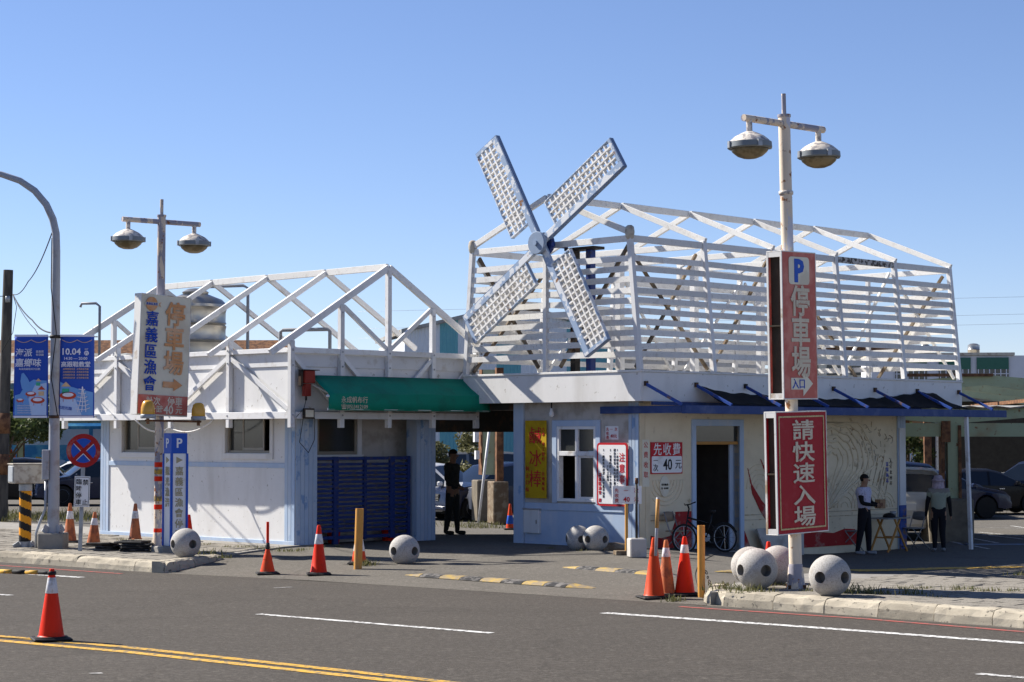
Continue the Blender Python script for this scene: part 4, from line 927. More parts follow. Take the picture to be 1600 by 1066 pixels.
s3 = box_sign('parking_sign', 'large cream parking sign with orange and blue characters on the left lamp post', on_pole(PLp, 3.755, .15, R(1.6)), 1.10, 2.2, .20, R(2.1), 'sign_cream', 'sign_edge', False)
s3.location.x -= .16
f3 = -.11-.004
decal(s3, [(-.33+.13*math.cos(2*math.pi*k/20), .93+.13*math.sin(2*math.pi*k/20)) for k in range(20)], f3, 'ink_orange'); decal(s3, [(-.21, .93), (-.12, .98), (-.15, .93), (-.12, .88)], f3, 'ink_orange'); decal(s3, rrect(.30, .055, .01, -.33, .93), f3-.003, 'sign_cream'); txt(s3, '嘉義區漁會', (-.33, f3-.007, .93), .052, 'ink_blue', bold=.01)
for ch, z in zip('嘉義區漁會', (.66, .36, .06, -.23, -.53)): txt(s3, ch, (-.31, f3-.003, z), .29, 'ink_blue', bold=.012)
for ch, z in zip('停車場', (.78, .33, -.13)): txt(s3, ch, (.20, f3-.003, z), .46, 'ink_orange', bold=.022)
decal(s3, [(-.02, -.48), (.22, -.48), (.22, -.42), (.42, -.535), (.22, -.65), (.22, -.59), (-.02, -.59)], f3, 'ink_orange')
decal(s3, [(-.55, -1.09), (.55, -1.09), (.55, -.74), (-.55, -.74)], f3, 'sign_faded_red')
for s_, x, z, sz in (('計次', -.22, -.85, .16), ('停車', .26, -.84, .17), ('計時', -.15, -1.0, .16), ('40', .12, -1.0, .22), ('元', .36, -1.0, .16)): txt(s3, s_, (x, f3-.006, z), sz, 'sign_cream', bold=.012)
coltxt(s3, '車位已滿', (-.575, -.04, -.72), .06, .08, 'ink_red', '-x') if 0 else None
def beacon(label, p):
    t = thing('warning_beacon', label, 'beacon', p, 0, 'amber beacons on the parking sign'); mk(MB().lathe([(.13, 0), (.14, .015), (.14, .06), (.13, .075)], 20), 'base', 'galv', t, True, auto=40)
    mk(MB().lathe([(.125, .075), (.13, .10), (.125, .20), (.10, .29), (.06, .325), (.01, .33)], 20), 'dome', 'amber', t, True, auto=60); mk(MB().tube([(0, 0, -.10), (0, 0, 0)], .03), 'bracket', 'rust', t)
Yb = PLp.y-.15
beacon('amber beacon at the left foot of the large parking sign', atY(231, 654, Yb-.62)); beacon('amber beacon at the right foot of the large parking sign', atY(310, 657, Yb+.12))
mk_b = MB(); mk_b.tube([atY(227, 657, Yb-.60), atY(314, 659, Yb+.12)], .02); tag(mk_b.build('beacon_bar', 'rust'), 'rusty bar under the parking sign holding the two amber beacons', 'bar')
# ---- blue P pillar on a concrete plinth
PP = gp(273, 862, .16); pil = thing('pillar_sign', 'white pillar sign with blue cap, P and khaki characters beside the lamp post', 'sign', (PP.x, PP.y, .15), R(36))
w = .155
mk(MB().box((-w, -w, .12), (w, w, 1.80)), 'shaft', 'sign_white', pil, bevel=.004); mk(MB().box((-w-.004, -w-.004, 1.80), (w+.004, w+.004, 2.17)), 'cap', 'sign_blue', pil, bevel=.004)
for x, y in ((-w, -w), (w, -w), (-w, w), (w, w)): mk(MB().box((x-.02, y-.02, .12), (x+.02, y+.02, 1.80)), 'corner_strip', 'sign_blue', pil)
for face, fn in (('-y', lambda a, c: (a, -w-.006, c)), ('-x', lambda a, c: (-w-.006, -a, c))):
    txt(pil, 'P', fn(0, 1.99), .24, 'sign_white', face, bold=.02)
    fr_ = (lambda a, b_, d: (a, -w-d, b_)) if face == '-y' else (lambda a, b_, d: (-w-d, -a, b_))
    mk(MB().prism([(-.06, 1.62), (.07, 1.68), (-.06, 1.74)], .001, .005, fr_), 'printed_arrow', 'ink_khaki', pil)
    coltxt(pil, '嘉義區漁會停車場' if face == '-y' else '觀光漁港', fn(0, 1.48), .17, .19, 'ink_khaki', face, bold=.012)
mk(MB().box((-.36, -.24, -.02), (.26, .26, .118)), 'plinth', 'concrete', pil, bevel=.02)
# ---- granite balls
def ball_mesh(r):
    bm = bmesh.new(); bmesh.ops.create_uvsphere(bm, u_segments=40, v_segments=24, radius=r); me = bpy.data.meshes.new('ball'); bm.to_mesh(me); bm.free()
    me.polygons.foreach_set('use_smooth', [True]*len(me.polygons)); me.materials.append(MATS['granite']); return me
def ball(label, u, v, z, r, angs, tiltz=0):
    p = gp(u, v, z); t = thing('granite_ball', label, 'bollard', (p.x, p.y, p.z), 0, 'granite ball bollards with round holes')
    o = link('stone', ball_mesh(r), t); o.location = (0, 0, r-.01)
    cut = MB()
    for k, a in enumerate(angs):
        a = R(a); d = Vector((math.sin(a), -math.cos(a), -.02)); q = d*(r*.62)
        # drilled hole: cut real openings with a boolean
        n = 20; x = d.cross(Vector((0,0,1))).normalized(); y = x.cross(d); hr = r*.28
        vs = [d*s_+(x*math.cos(2*math.pi*j/n)+y*math.sin(2*math.pi*j/n))*hr for s_ in (r*.45, r*1.2) for j in range(n)]
        cut.add(vs, [tuple(range(n)), tuple(range(n, 2*n))]+[(j, (j+1)%n, n+(j+1)%n, n+j) for j in range(n)])
    cm = cut.mesh('cut'); cm.materials.append(MATS['hole_shade']); co = bpy.data.objects.new('cut', cm); COL.objects.link(co); co.location = (0, 0, r-.01)
    co.parent = t
    md = o.modifiers.new('b', 'BOOLEAN'); md.object = co; md.operation = 'DIFFERENCE'; md.solver = 'EXACT'; md.material_mode = 'TRANSFER'
    dg = bpy.context.evaluated_depsgraph_get(); dg.update(); me = bpy.data.meshes.new_from_object(o.evaluated_get(dg)); me.name = 'stone'
    o.modifiers.clear(); o.data = me; me.set_sharp_from_angle(angle=R(40)); bpy.data.objects.remove(co)
ball('granite ball beside the blue P pillar', 290, 872, .16, .262, (-52, 38))
ball('granite ball alone in the driveway before the blue gate', 632, 883, .10, .258, (-45, 47))
ball('left of two granite balls against the kiosk wall, partly hidden', 904, 861, .10, .245, (12, -78))
ball('front granite ball of the pair against the kiosk wall', 931, 862, .10, .25, (-42, 44))
ball('front left granite ball by the right lamp post', 1183, 921, .17, .285, (-62, 20))
ball('granite ball hidden behind the front left one at the right lamp post', 1172, 913, .17, .27, (100, 190))
ball('granite ball directly behind the right lamp post', 1216, 912, .17, .275, (120, 210))
ball('granite ball right of the right lamp post on the pavement edge', 1297, 932, .17, .275, (-38, 38))
# ---- traffic cones
def cone(label, p, h, body='cone_orange', band=(.62, .80), bandm='cone_band', base=.22, tilt=(0, 0), rz=0, plate=True, stick=None):
    t = thing('traffic_cone', label, 'traffic cone', p, 0, 'traffic cones', rot=(tilt[0], tilt[1], rz))
    r0, r1 = base*.70, .028; rr = lambda f_: r0+(r1-r0)*f_
    pr = [(rr(0)*1.12, .028), (rr(0)*1.02, .045)]+[(rr(f_), h*f_) for f_ in (.07, band[0])]
    mk(MB().lathe(pr, 22), 'body', body, t, True, auto=40)
    mk(MB().lathe([(rr(band[0])+.001, h*band[0]), (rr(band[0])+.003, h*band[0]+.004), (rr(band[1])+.003, h*band[1]-.004), (rr(band[1])+.001, h*band[1])], 22), 'reflective_band', bandm, t, True, auto=40)
    mk(MB().lathe([(rr(band[1]), h*band[1]), (rr(.97), h*.97), (rr(1)*.8, h), (.005, h)], 22), 'tip', body, t, True, auto=40)
    if plate: mk(MB().box((-base, -base, .004), (base, base, .03)), 'base_plate', 'rubber', t, bevel=.012); mk(MB().lathe([(r0*1.25, .03), (r0*1.15, .045)], 22), 'base_ring', 'rubber', t, True)
    if stick:
        mk(MB().lathe([(.034, h-.06), (.036, h+.02), (.03, h+.08)], 14), 'stick_collar', 'rubber', t, True); mk(MB().tube([(0, 0, h), (.0, 0, h+stick)], .024, 10), 'stick', 'cone_red', t, True, auto=40)
    return t
def on(u, v, z): p = gp(u, v, z); return (p.x, p.y, p.z)
def onG(u, v): p = G(u, v); return (p.x, p.y, p.z+.008)
near = cone('bright orange cone standing on the double yellow line in the foreground', (lambda p: (p[0], p[1], road_z(p[0], p[1])+.006))(on(80, 1003, 0)), .78, 'cone_red', (.66, .88), base=.21, rz=R(20))
cone('orange cone with a tall thin red stick on its tip before the white shed', onG(418, 898), .43, 'cone_orange', (.55, .8), base=.19, rz=R(12), stick=.42, bandm='cone_orange')
cone('bright red-orange cone with white band between the stick cone and the orange post', onG(498, 899), .80, 'cone_red', (.62, .82), base=.2, rz=R(8))
cone('orange and white striped cone half hidden behind the orange post', onG(561, 882), .62, 'cone_orange', (.35, .75), base=.19)
cone('front left cone of the three by the kerb with a pole stuck in it', onG(1022, 936), .84, 'cone_orange', (.70, .84), 'cone_orange', base=.21, rz=R(15))
cone('faded middle cone of the three by the kerb', onG(1041, 932), .78, 'cone_faded', (.70, .86), base=.19, rz=R(5))
cone('bright right cone of the three beside the orange post at the kerb', onG(1070, 931), .82, 'cone_red', (.72, .86), base=.21, rz=R(12))
cone('small orange cone peeking out between the granite balls', on(1201, 899, .12), .52, 'cone_red', (.0, .02), base=.15)
cone('faded cone standing beside the striped signal post base', on(109, 848, .16), .78, 'cone_faded', (.60, .80), base=.2)
cone('dark worn cone next to the flat rubber bases by the white shed', on(146, 854, .16), .66, 'cone_faded', (.62, .82), base=.2, tilt=(0, R(2)))
cone('cone sitting on the stack of black rubber bases', on(211, 858, .40)[:2]+(.31,) if 0 else (lambda p: (p.x, p.y, .35))(gp(211, 862, .15)), .68, 'cone_faded', (.60, .80), base=.17, plate=False)
cone('orange cone behind the blue P pillar', on(295, 853, .16), .60, 'cone_red', (.0, .02), base=.16)
cone('orange and blue striped cone in the passage by the kiosk corner', onG(797, 828), .68, 'cone_orange', (.22, .55), 'sign_blue', base=.17)
# pole stuck in a cone
p = gp(1025, 934, .05); o = MB().tube([(p.x, p.y, .62), (p.x+.03, p.y+.02, 1.42)], .022).build('stick_pole', 'grey_paint', None, True); tag(o, 'grey and yellow pole stuck in the front left cone by the kerb', 'pole'); mk(MB().tube([(p.x+.016, p.y+.01, 1.0), (p.x+.0305, p.y+.02, 1.40)], .026), 'grip', 'post_yellow', o, True)
# striped bar from the near cone
a = Vector(near.location)+Vector((0, 0, .735)); q = Vector(gp(-230, 985))+Vector((0, 0, .74)); bar_ = thing('barrier_bar', 'yellow and black striped bar hooked over the foreground cone', 'barrier bar', a)
n = 16
for k in range(n): mk(MB().tube([(q-a)*(k/n), (q-a)*((k+1)/n-.0004)], .024, 10, True), 'bar_section', 'rubber' if k % 2 == 0 else 'line_yellow', bar_, True)
mk(MB().lathe([(.045, -.02), (.05, 0), (.045, .02)], 16), 'hook_ring', 'rubber', bar_, True)
# rubber bases
for k in range(4):
    p = gp(211, 862, .15); a = random.uniform(-.3, .3); t = tag(MB().box((-.27, -.27, 0), (.27, .27, .042)).build('rubber_base', 'rubber', None, bevel=.015), ['bottom', 'second lowest', 'second highest', 'topmost'][k]+' black rubber base in the stack under a cone', 'rubber base', 'stacked rubber bases'); t.location = (p.x+random.uniform(-.05, .05), p.y, .168+k*.046); t.rotation_euler = (0, 0, a)
for k, (u, v) in enumerate(((172, 857), (186, 859), (160, 860))):
    p = gp(u, v, .16); t = tag(MB().box((-.24, -.24, 0), (.24, .24, .04)).build('rubber_base', 'rubber', None, bevel=.015), ('rearmost', 'right-hand', 'front left')[k]+' loose rubber base lying between the worn cone and the stack', 'rubber base'); t.location = (p.x, p.y, .168+.043*k); t.rotation_euler = (random.uniform(-.03, .03), .05*k, k*.7)
# ---- posts
def bollard(label, u, v, h, r, leaning=0):
    p = G(u, v); t = thing('pipe_post', label, 'post', (p.x, p.y, p.z-.02), 0, 'orange pipe posts', rot=(0, leaning, 0)); mk(MB().tube([(0,0,0), (0,0,h)], r, 20, False), 'pipe', 'post_yellow', t, True); mk(MB().lathe([(r, h-.02), (r*.98, h), (r*.8, h), (r*.78, h-.03), (.01, h-.035)], 20, caps=False), 'rim', 'post_yellow', t, True, auto=40)
    return t
bollard('orange pipe post in front of the blue gate', 559, 890, 1.02, .068, R(1.6)); bollard('orange pipe post at the kerb corner beside three cones', 1096, 934, 1.02, .052)
pa = G(1098, 934)+Vector((.05, 0, .35)); pb = G(1112, 918)+Vector((.1, 0, .03))
ch = thing('chain', 'black chain drooping from the orange post to the kerb', 'chain', pa)
for k in range(9):
    t_ = k/8; v = (pb-pa)*t_; v.z -= .12*math.sin(t_*math.pi); o = mk(MB().tube([(math.cos(a_)*.018, math.sin(a_)*.03, 0) for a_ in [2*math.pi*j/10 for j in range(11)]], .006, 5), 'chain_link', 'black_steel', ch, True); o.location = v; o.rotation_euler = (R(60), R(90*(k % 2)), .6)
# ---- signal cabinet on a striped post
p = gp(39, 855, .16); t = thing('signal_cabinet', 'beige metal cabinet on an orange and black striped post', 'cabinet', (p.x, p.y, .15), 0)
for k in range(1): pass
bmh = MB(); n = 28; hz = 60; vs = []
for kk, m in ((0, 'hazard_orange'), (1, 'hazard_black')):
    b = MB(); vs = []; fs = []
    for i in range(hz+1):
        for j in range(n): vs.append((.115*math.cos(2*math.pi*j/n), .115*math.sin(2*math.pi*j/n), .12+.98*i/hz))
    for i in range(hz):
        for j in range(n):
            if int((i/hz*7+(j/n)*2.0) * 1.0) % 2 == kk: fs.append((i*n+j, i*n+(j+1)%n, (i+1)*n+(j+1)%n, (i+1)*n+j))
    me = bpy.data.meshes.new('stripe'); me.from_pydata(vs, [], fs); me.materials.append(MATS[m]); me.polygons.foreach_set('use_smooth', [True]*len(fs)); link('stripe', me, t)
mk(MB().tube([(0,0,0), (0,0,1.22)], .108, 20), 'post', 'grey_paint', t, True, auto=40); mk(MB().lathe([(.125, 1.08), (.125, 1.2), (.10, 1.22)], 20), 'collar', 'galv', t, True, auto=40)
for k in range(4): mk(MB().beam((math.cos(R(90*k+45))*.11, math.sin(R(90*k+45))*.11, .07), (math.cos(R(90*k+45))*.24, math.sin(R(90*k+45))*.24, .0), .02, .13), 'base_gusset', 'galv', t)
mk(MB().box((-.28, -.20, 1.22), (.34, .20, 1.58), Matrix.Rotation(R(28), 4, 'Z')), 'box', 'box_cream', t, bevel=.01); mk(MB().box((-.30, -.22, 1.582), (.36, .22, 1.60), Matrix.Rotation(R(28), 4, 'Z')), 'lid', 'box_cream', t); mk(MB().box((-.296, -.17, 1.25), (-.281, .17, 1.55), Matrix.Rotation(R(28), 4, 'Z')), 'door', 'galv', t, bevel=.005)
# ---- grey street light with banners
BP = gp(83, 857, .16); t = thing('street_light', 'grey steel street light with curved arm carrying two blue banners', 'street light', (BP.x, BP.y, .15))
mk(MB().box((-.24, -.24, 0), (.24, .24, .30)), 'plinth', 'concrete', t, bevel=.015)
pts = [(0, 0, .3), (0, 0, 5.6), (-.01, 0, 5.95), (-.07, 0, 6.22), (-.20, 0, 6.50), (-.42, 0, 6.76), (-.70, 0, 6.95), (-1.05, 0, 7.07), (-2.0, 0, 7.22)]
mk(MB().tube(pts, [.115, .078, .074, .071, .068, .065, .062, .058, .05], 12), 'pole', 'grey_paint', t, True, auto=50)
mk(MB().box((-.16, -.12, 1.25), (-.045, .10, 1.78)) if 0 else MB().box((-.20, -.13, 1.30), (-.07, .07, 1.86)), 'junction_box', 'grey_paint', t, bevel=.008); mk(MB().tube([(-.14, -.05, 1.3), (-.14, -.05, .75), (-.22, -.08, .55), (-.30, -.10, .3), (-.30, -.1, .02)], .025), 'conduit', 'galv', t, True)
for k in range(4): mk(MB().beam((math.cos(R(90*k+45))*.11, math.sin(R(90*k+45))*.11, .42), (math.cos(R(90*k+45))*.19, math.sin(R(90*k+45))*.19, .30), .02, .16), 'base_gusset', 'grey_paint', t)
for z in (3.99, 2.48): mk(MB().tube([(-.78, -.0, z), (.80, -.0, z)], .012), 'banner_rod', 'galv', t, True); mk(MB().lathe([(.10, z-.03), (.11, z), (.10, z+.03)], 16), 'band', 'black_steel', t, True)
def banner(label, x0, x1, z0, z1):
    t = thing('banner', label, 'banner', (BP.x, BP.y, 0)); b = MB(); vs = []; nx, nz_ = 8, 14
    for i in range(nx+1):
        for j in range(nz_+1):
            u, v = i/nx, j/nz_; vs.append((x0+(x1-x0)*u+(.03*(1-v)*(u-.5)), -.012*math.sin(u*math.pi)*math.sin(v*3.1)-.02, z0+(z1-z0)*v))
    b.add(vs, [(i*(nz_+1)+j, (i+1)*(nz_+1)+j, (i+1)*(nz_+1)+j+1, i*(nz_+1)+j+1) for i in range(nx) for j in range(nz_)]); o = b.build('cloth', 'banner_blue', t, True); s_ = o.modifiers.new('s', 'SOLIDIFY'); s_.thickness = .003
    for z in (z1-.04, z0+.0): mk(MB().box((x0, -.045, z), (x1, -.036, z+.04)), 'hem', 'banner_white', t)
    return t
z0, z1 = 2.61, 4.18; bl = banner('left blue festival banner with white calligraphy and picnic drawings', -.76, -.13, z0, z1); br = banner('right blue festival banner reading 10.04 with a pale tower drawing', .10, .74, z0, z1)
yb_ = -.038
for kk, (B_, cx) in enumerate(((bl, -.445), (br, .42))):
    mk(MB().tube([(cx-.28+.56*k/12, yb_, z1-.10-.05*abs(math.sin(k/12*math.pi*2))) for k in range(13)], .006, 4), 'garland', 'banner_tan', B_)
    if kk == 0: decal(B_, [(cx-.30, z0+.05), (cx+.30, z0+.05), (cx+.30, z0+.70), (cx+.05, z0+.72), (cx-.10, z0+.62), (cx-.2, z0+.45), (cx-.30, z0+.42)], yb_, 'banner_light'); decal(B_, [(cx+.02, z0+.05), (cx+.30, z0+.05), (cx+.30, z0+.66), (cx+.08, z0+.62), (cx-.04, z0+.35)], yb_-.003, 'banner_pale')
    else: decal(B_, [(cx-.31, z0+.05), (cx+.31, z0+.05), (cx+.31, z0+.48), (cx+.02, z0+.55), (cx-.15, z0+.60), (cx-.31, z0+.68)], yb_, 'banner_light'); decal(B_, [(cx-.31, z0+.05), (cx+.1, z0+.05), (cx-.02, z0+.35), (cx-.31, z0+.42)], yb_-.003, 'banner_pale')
y2 = yb_-.006
txt(bl, '海派', (-.58, y2, 3.84), .16, 'banner_white', bold=.015, shear=.1); txt(bl, '嘉鄉味', (-.50, y2, 3.65), .165, 'banner_white', bold=.015, shear=.1); txt(bl, '嘉義縣', (-.28, y2, 3.86), .05, 'banner_white'); txt(bl, '布袋鎮', (-.28, y2, 3.80), .05, 'banner_white'); txt(bl, '布袋高跟鞋系列活動', (-.47, y2, 3.53), .045, 'banner_white')
decal(bl, [(-.62, 3.44), (-.58, 3.46), (-.50, 3.35), (-.44, 3.22), (-.43, 3.12), (-.50, 3.10), (-.61, 3.16), (-.64, 3.3)], y2, 'banner_light')
def parasol(B_, x, z, s_, m1, m2): decal(B_, [(x-.09*s_, z), (x, z+.09*s_), (x+.09*s_, z)], y2-.003, m1); decal(B_, [(x-.07*s_, z-.14*s_), (x+.06*s_, z-.14*s_), (x+.06*s_, z-.04*s_), (x-.07*s_, z-.04*s_)], y2-.003, m2)
def tray(B_, x, z, s_): decal(B_, [(x+.12*s_*math.cos(2*math.pi*k/20), z+.055*s_*math.sin(2*math.pi*k/20)) for k in range(20)], y2-.003, 'banner_rust'); decal(B_, [(x+.08*s_*math.cos(2*math.pi*k/20), z+.015+.03*s_*math.sin(2*math.pi*k/20)) for k in range(20)], y2-.006, 'banner_white'); [decal(B_, [(x+d, z-.09*s_), (x+d+.008, z-.09*s_), (x+d+.008, z-.05*s_), (x+d, z-.05*s_)], y2-.003, 'banner_rust') for d in (-.07*s_, .07*s_)]
parasol(bl, -.30, 3.30, .6, 'banner_tan', 'banner_green'); parasol(bl, -.24, 3.14, .8, 'banner_rust', 'banner_tan'); tray(bl, -.44, 3.06, .85); tray(bl, -.31, 2.94, 1.1); tray(bl, -.64, 2.94, .6)
for k in range(4): txt(bl, '活動地點布袋海景公園', (-.56, y2, 2.84-.045*k), .028, 'banner_white')
txt(br, '10.04', (.32, y2, 3.86), .17, 'banner_white', bold=.02); decal(br, [(.60+.045*math.cos(2*math.pi*k/18), 3.83+.045*math.sin(2*math.pi*k/18)) for k in range(18)], y2, 'banner_white'); txt(br, '六', (.60, y2-.006, 3.83), .065, 'banner_blue'); txt(br, 'SAT', (.60, y2, 3.905), .04, 'banner_white')
txt(br, '14:30 — 20:00', (.40, y2, 3.73), .075, 'banner_white', bold=.01); txt(br, '高跟鞋教堂', (.40, y2, 3.62), .112, 'banner_white', bold=.015)
for k in range(4): txt(br, '.音樂饗宴表演  .在地美食市集', (.40, y2, 3.53-.055*k), .038, 'banner_tan')
parasol(br, .22, 3.20, 1.0, 'banner_tan', 'banner_green'); tray(br, .26, 3.03, 1.3)
for k in range(6): mk(MB().tube([(.40+.012*k, y2-.004, 2.78+.075*k), (.56, y2-.004, 2.76+.075*k), (.68-.02*k, y2-.004, 2.80+.07*k)], .007, 4), 'tower_stroke', 'banner_white', br)
for k in range(3): mk(MB().tube([(.44+.08*k, y2-.004, 2.72), (.50+.04*k, y2-.004, 2.95), (.53, y2-.004, 3.20)], .007, 4), 'tower_stroke', 'banner_white', br)
txt(br, '歡迎光臨', (.20, y2-.004, 2.80), .07, 'banner_blue', rot=R(-8))
# ---- no stopping sign
NP = gp(125, 861, .16); t = thing('no_stopping_sign', 'round red and blue no stopping sign with a white plate on a grey post', 'road sign', (NP.x, NP.y, .15), R(8), rot=(0, R(1.5), R(6)))
mk(MB().box((-.035, -.02, 0), (.035, .02, 2.0)), 'post', 'galv', t)
cz = 1.85; ring = lambda r, n=40: [(.075*0+r*math.cos(2*math.pi*k/n), cz+r*math.sin(2*math.pi*k/n)) for k in range(n)]
yd = -.03
mk(MB().prism(ring(.31), -.022, -.030, fy), 'disc', 'mural_red', t); decal(t, ring(.225), -.031, 'sign_blue', 'blue_field')
for a in (45, -45):
    c_, s_ = math.cos(R(a)), math.sin(R(a)); rect = [(-.235, -.032), (.235, -.032), (.235, .032), (-.235, .032)]; decal(t, [(x*c_-y*s_, cz+x*s_+y*c_) for x, y in rect], -.0345 if a > 0 else -.037, 'mural_red', 'cross_bar')
    rect = [(-.215, -.046), (.215, -.046), (.215, -.034), (-.215, -.034)]; decal(t, [(x*c_-y*s_, cz+x*s_+y*c_) for x, y in rect], -.034, 'sign_white', 'white_edge', .0005)
mk(MB().box((-.02-.12, -.032, .82), (.14-.0, -.022, 1.38)), 'plate', 'sign_white', t); mk(MB().box((-.125, -.034, .835), (.125, -.0325, 1.365)), 'plate_border', 'ink_black', t); mk(MB().box((-.117, -.036, .843), (.117, -.0345, 1.357)), 'plate_face', 'sign_white', t)
txt(t, '禁', (.058, -.038, 1.27), .11, 'ink_black', bold=.01); txt(t, '止', (.058, -.038, .91), .11, 'ink_black', bold=.01); coltxt(t, '臨時停車', (-.058, -.038, 1.28), .11, .125, 'ink_black', bold=.01)
# ---- utility pole and cables on the left
UP = atY(10, 740, 60); UP.z = -.2; top = atY(13, 422, 60); ut = thing('utility_pole', 'dark leaning wooden utility pole at the left edge', 'pole', (UP.x-.15, UP.y, -.25)); d = top-Vector((UP.x-.15, UP.y, -.25))
mk(MB().tube([(0,0,0), tuple(d)], [.19, .14], 14), 'shaft', 'pole_wood', ut, True, auto=50); mk(MB().lathe([(.07, 0), (.07, .18), (.03, .2)], 12, d*.87+Vector((.05, -.16, 0))), 'insulator', 'galv', ut, True)
for k, (x_, z_) in enumerate(((-.09, 1.4), (.16, 2.6))): mk(MB().lathe([(.2, z_), (.2, z_+.6)], 14, d*(z_/d.z)-Vector((0, 0, z_))), 'wrap', 'rust', ut, True)
UT = atY(20, 460, 59.5)
wire('black cable rising from the utility pole to the street light head', [UT, atY(44, 440, 50), atY(82, 362, 38.7)], .012, sag=.12); wire('thick black cable from the utility pole to the banner bracket', [UT, atY(50, 500, 48), atY(84, 520, 38.6)], .016, sag=.08); wire('thin cable from the utility pole behind the banners', [UT, atY(55, 515, 50), atY(90, 555, 42)], .01, sag=.1); wire('cable leaving the utility pole to the left', [UT, atY(-60, 440, 58)], .012, sag=.2); wire('loose cable loop hanging on the utility pole', [UT, atY(26, 480, 59.3), atY(20, 520, 59.3), atY(3, 550, 59.3)], .01)
wire('cable running down the street light pole', [atY(81, 372, 38.4), atY(80, 450, 38.4), atY(88, 520, 38.4), atY(80, 590, 38.4), atY(90, 650, 38.4)], .01, sag=-.0)
for k, v in enumerate((465, 492, 507)): wire(['highest', 'middle', 'lowest'][k]+' distant power line at the far right', [atY(560, v+22, 300), atY(1640, v-2, 300)], .018, 'galv', 0)
# ---- kiosk wall signs
def wall_sign(name, label, cat='sign'): return thing(name, label, cat, (PB.x, PB.y, 0), R(45))
fx = lambda a, c, d: (-d, a, c)
t = wall_sign('yellow_banner', 'yellow banner with red popsicle lettering beside the kiosk window', 'banner'); mk(MB().box((-.066, 2.40, 1.03), (-.054, 2.99, 2.58)), 'cloth', 'banner_yellow', t)
for ch_, z in zip('鹹冰棒', (2.28, 1.83, 1.42)): txt(t, ch_, (-.07, 2.70, z), .36, 'ink_red', '-x', bold=0)
coltxt(t, '古早 手工製作 ‧在地風味', (-.07, 2.48, 2.4), .085, .098, 'ink_red', '-x'); coltxt(t, '純正口味', (-.07, 2.92, 1.62), .10, .14, 'ink_red', '-x')
t = wall_sign('notice_board', 'white notice board with red rounded border and columns of text'); 
mk(MB().prism(rrect(.80, 1.22, .07, .64, 1.53), .045, .06, fx), 'border', 'ink_red', t); mk(MB().prism(rrect(.715, 1.135, .04, .64, 1.53), .0605, .064, fx), 'panel', 'sign_white', t)
for ch_, z in zip('注意事項', (1.86, 1.65, 1.44, 1.23)): txt(t, ch_, (-.066, .38, z), .18, 'ink_red', '-x', sx=.85, bold=.014)
for y_, s_ in ((.50, '1.本停車場僅供停車，車輛請停放'), (.57, '請自行保管，場內遺失概不負責'), (.68, '2.營業時間：上午十點至'), (.75, '     下午三點半'), (.86, '3.維護場內清潔，請勿亂丟垃圾')): coltxt(t, s_, (-.066, y_, 2.0), .058, .064, 'ink_black', '-x')
coltxt(t, '嘉義區漁會', (-.066, .95, 1.52), .08, .085, 'ink_red', '-x', bold=.01); txt(t, '啟', (-.066, .95, 1.03), .08, 'ink_red', '-x', bold=.01)
t = wall_sign('paper_notice', 'small paper price notice above the red-bordered board'); mk(MB().box((-.012, .52, 2.20), (-.004, .86, 2.46)), 'paper', 'sign_white', t); coltxt(t, '先收費', (-.014, .80, 2.40), .075, .08, 'ink_red', '-x'); txt(t, '一', (-.014, .70, 2.40), .075, 'ink_red', '-x'); txt(t, '次', (-.014, .58, 2.40), .075, 'ink_red', '-x'); txt(t, '40元', (-.014, .64, 2.27), .085, 'ink_red', '-x', bold=.01)
t = wall_sign('price_sign', 'red and white price sign left of the kiosk door'); mk(MB().box((.31, -.030, 1.54), (1.24, -.004, 2.15)), 'panel', 'ink_red', t)
mk(MB().prism(rrect(.89, .32, .03, .775, 1.72), -.031, -.034, fy), 'white_field', 'sign_white', t)
for ch_, x in zip('先收費', (.50, .78, 1.06)): txt(t, ch_, (x, -.034, 2.015), .25, 'sign_white', bold=.006, sx=1.0)
txt(t, '一', (.44, -.037, 1.80), .13, 'ink_black'); txt(t, '次', (.44, -.037, 1.66), .15, 'ink_black'); txt(t, '40', (.79, -.037, 1.72), .30, 'ink_black', bold=.01, sx=.9); txt(t, '元', (1.11, -.037, 1.72), .20, 'ink_black')
t = wall_sign('paper_strip', 'narrow paper strip with red characters on the kiosk corner'); mk(MB().box((.06, -.030, 1.3), (.26, -.024, 2.2)), 'paper', 'sign_cream', t); coltxt(t, '公費收取', (.16, -.032, 2.1), .13, .19, 'ink_red')
# price board on a stand, with its bucket
q = onG(979, 868); t = thing('price_board', 'small white price board on a yellow stake in a wooden foot by the kiosk', 'sign', q, R(10)); mk(MB().box((-.025, -.02, .0), (.025, .02, 1.2)), 'stake', 'post_yellow', t); mk(MB().box((-.22, -.12, .0), (.12, .12, .08)), 'foot', 'brown_wood', t, bevel=.01); mk(MB().box((-.27, -.05, .92), (.27, -.021, 1.24)), 'board', 'sign_white', t)
coltxt(t, '先收費', (-.19, -.054, 1.16), .08, .09, 'ink_red'); txt(t, '一', (-.02, -.054, 1.16), .09, 'ink_red'); txt(t, '次', (.17, -.054, 1.16), .09, 'ink_red'); txt(t, '40', (-.01, -.054, 1.0), .12, 'ink_red', bold=.02); txt(t, '元', (.17, -.054, 1.0), .09, 'ink_red')
q = onG(995, 872); t = thing('bucket', 'white square bucket holding a dark pole beside the price board', 'bucket', q, R(12)); mk(MB().box((-.15, -.13, 0), (.15, .13, .34)), 'body', 'shade_wall', t, bevel=.02); mk(MB().tube([(0, 0, .3), (.0, .0, 1.30)], .022), 'pole', 'black_steel', t, True); mk(MB().tube([(.0, 0, 1.30), (.0, 0, 1.40)], .03), 'pole_tip', 'rust', t, True)  # white bucket greyed, its shade put into the colour
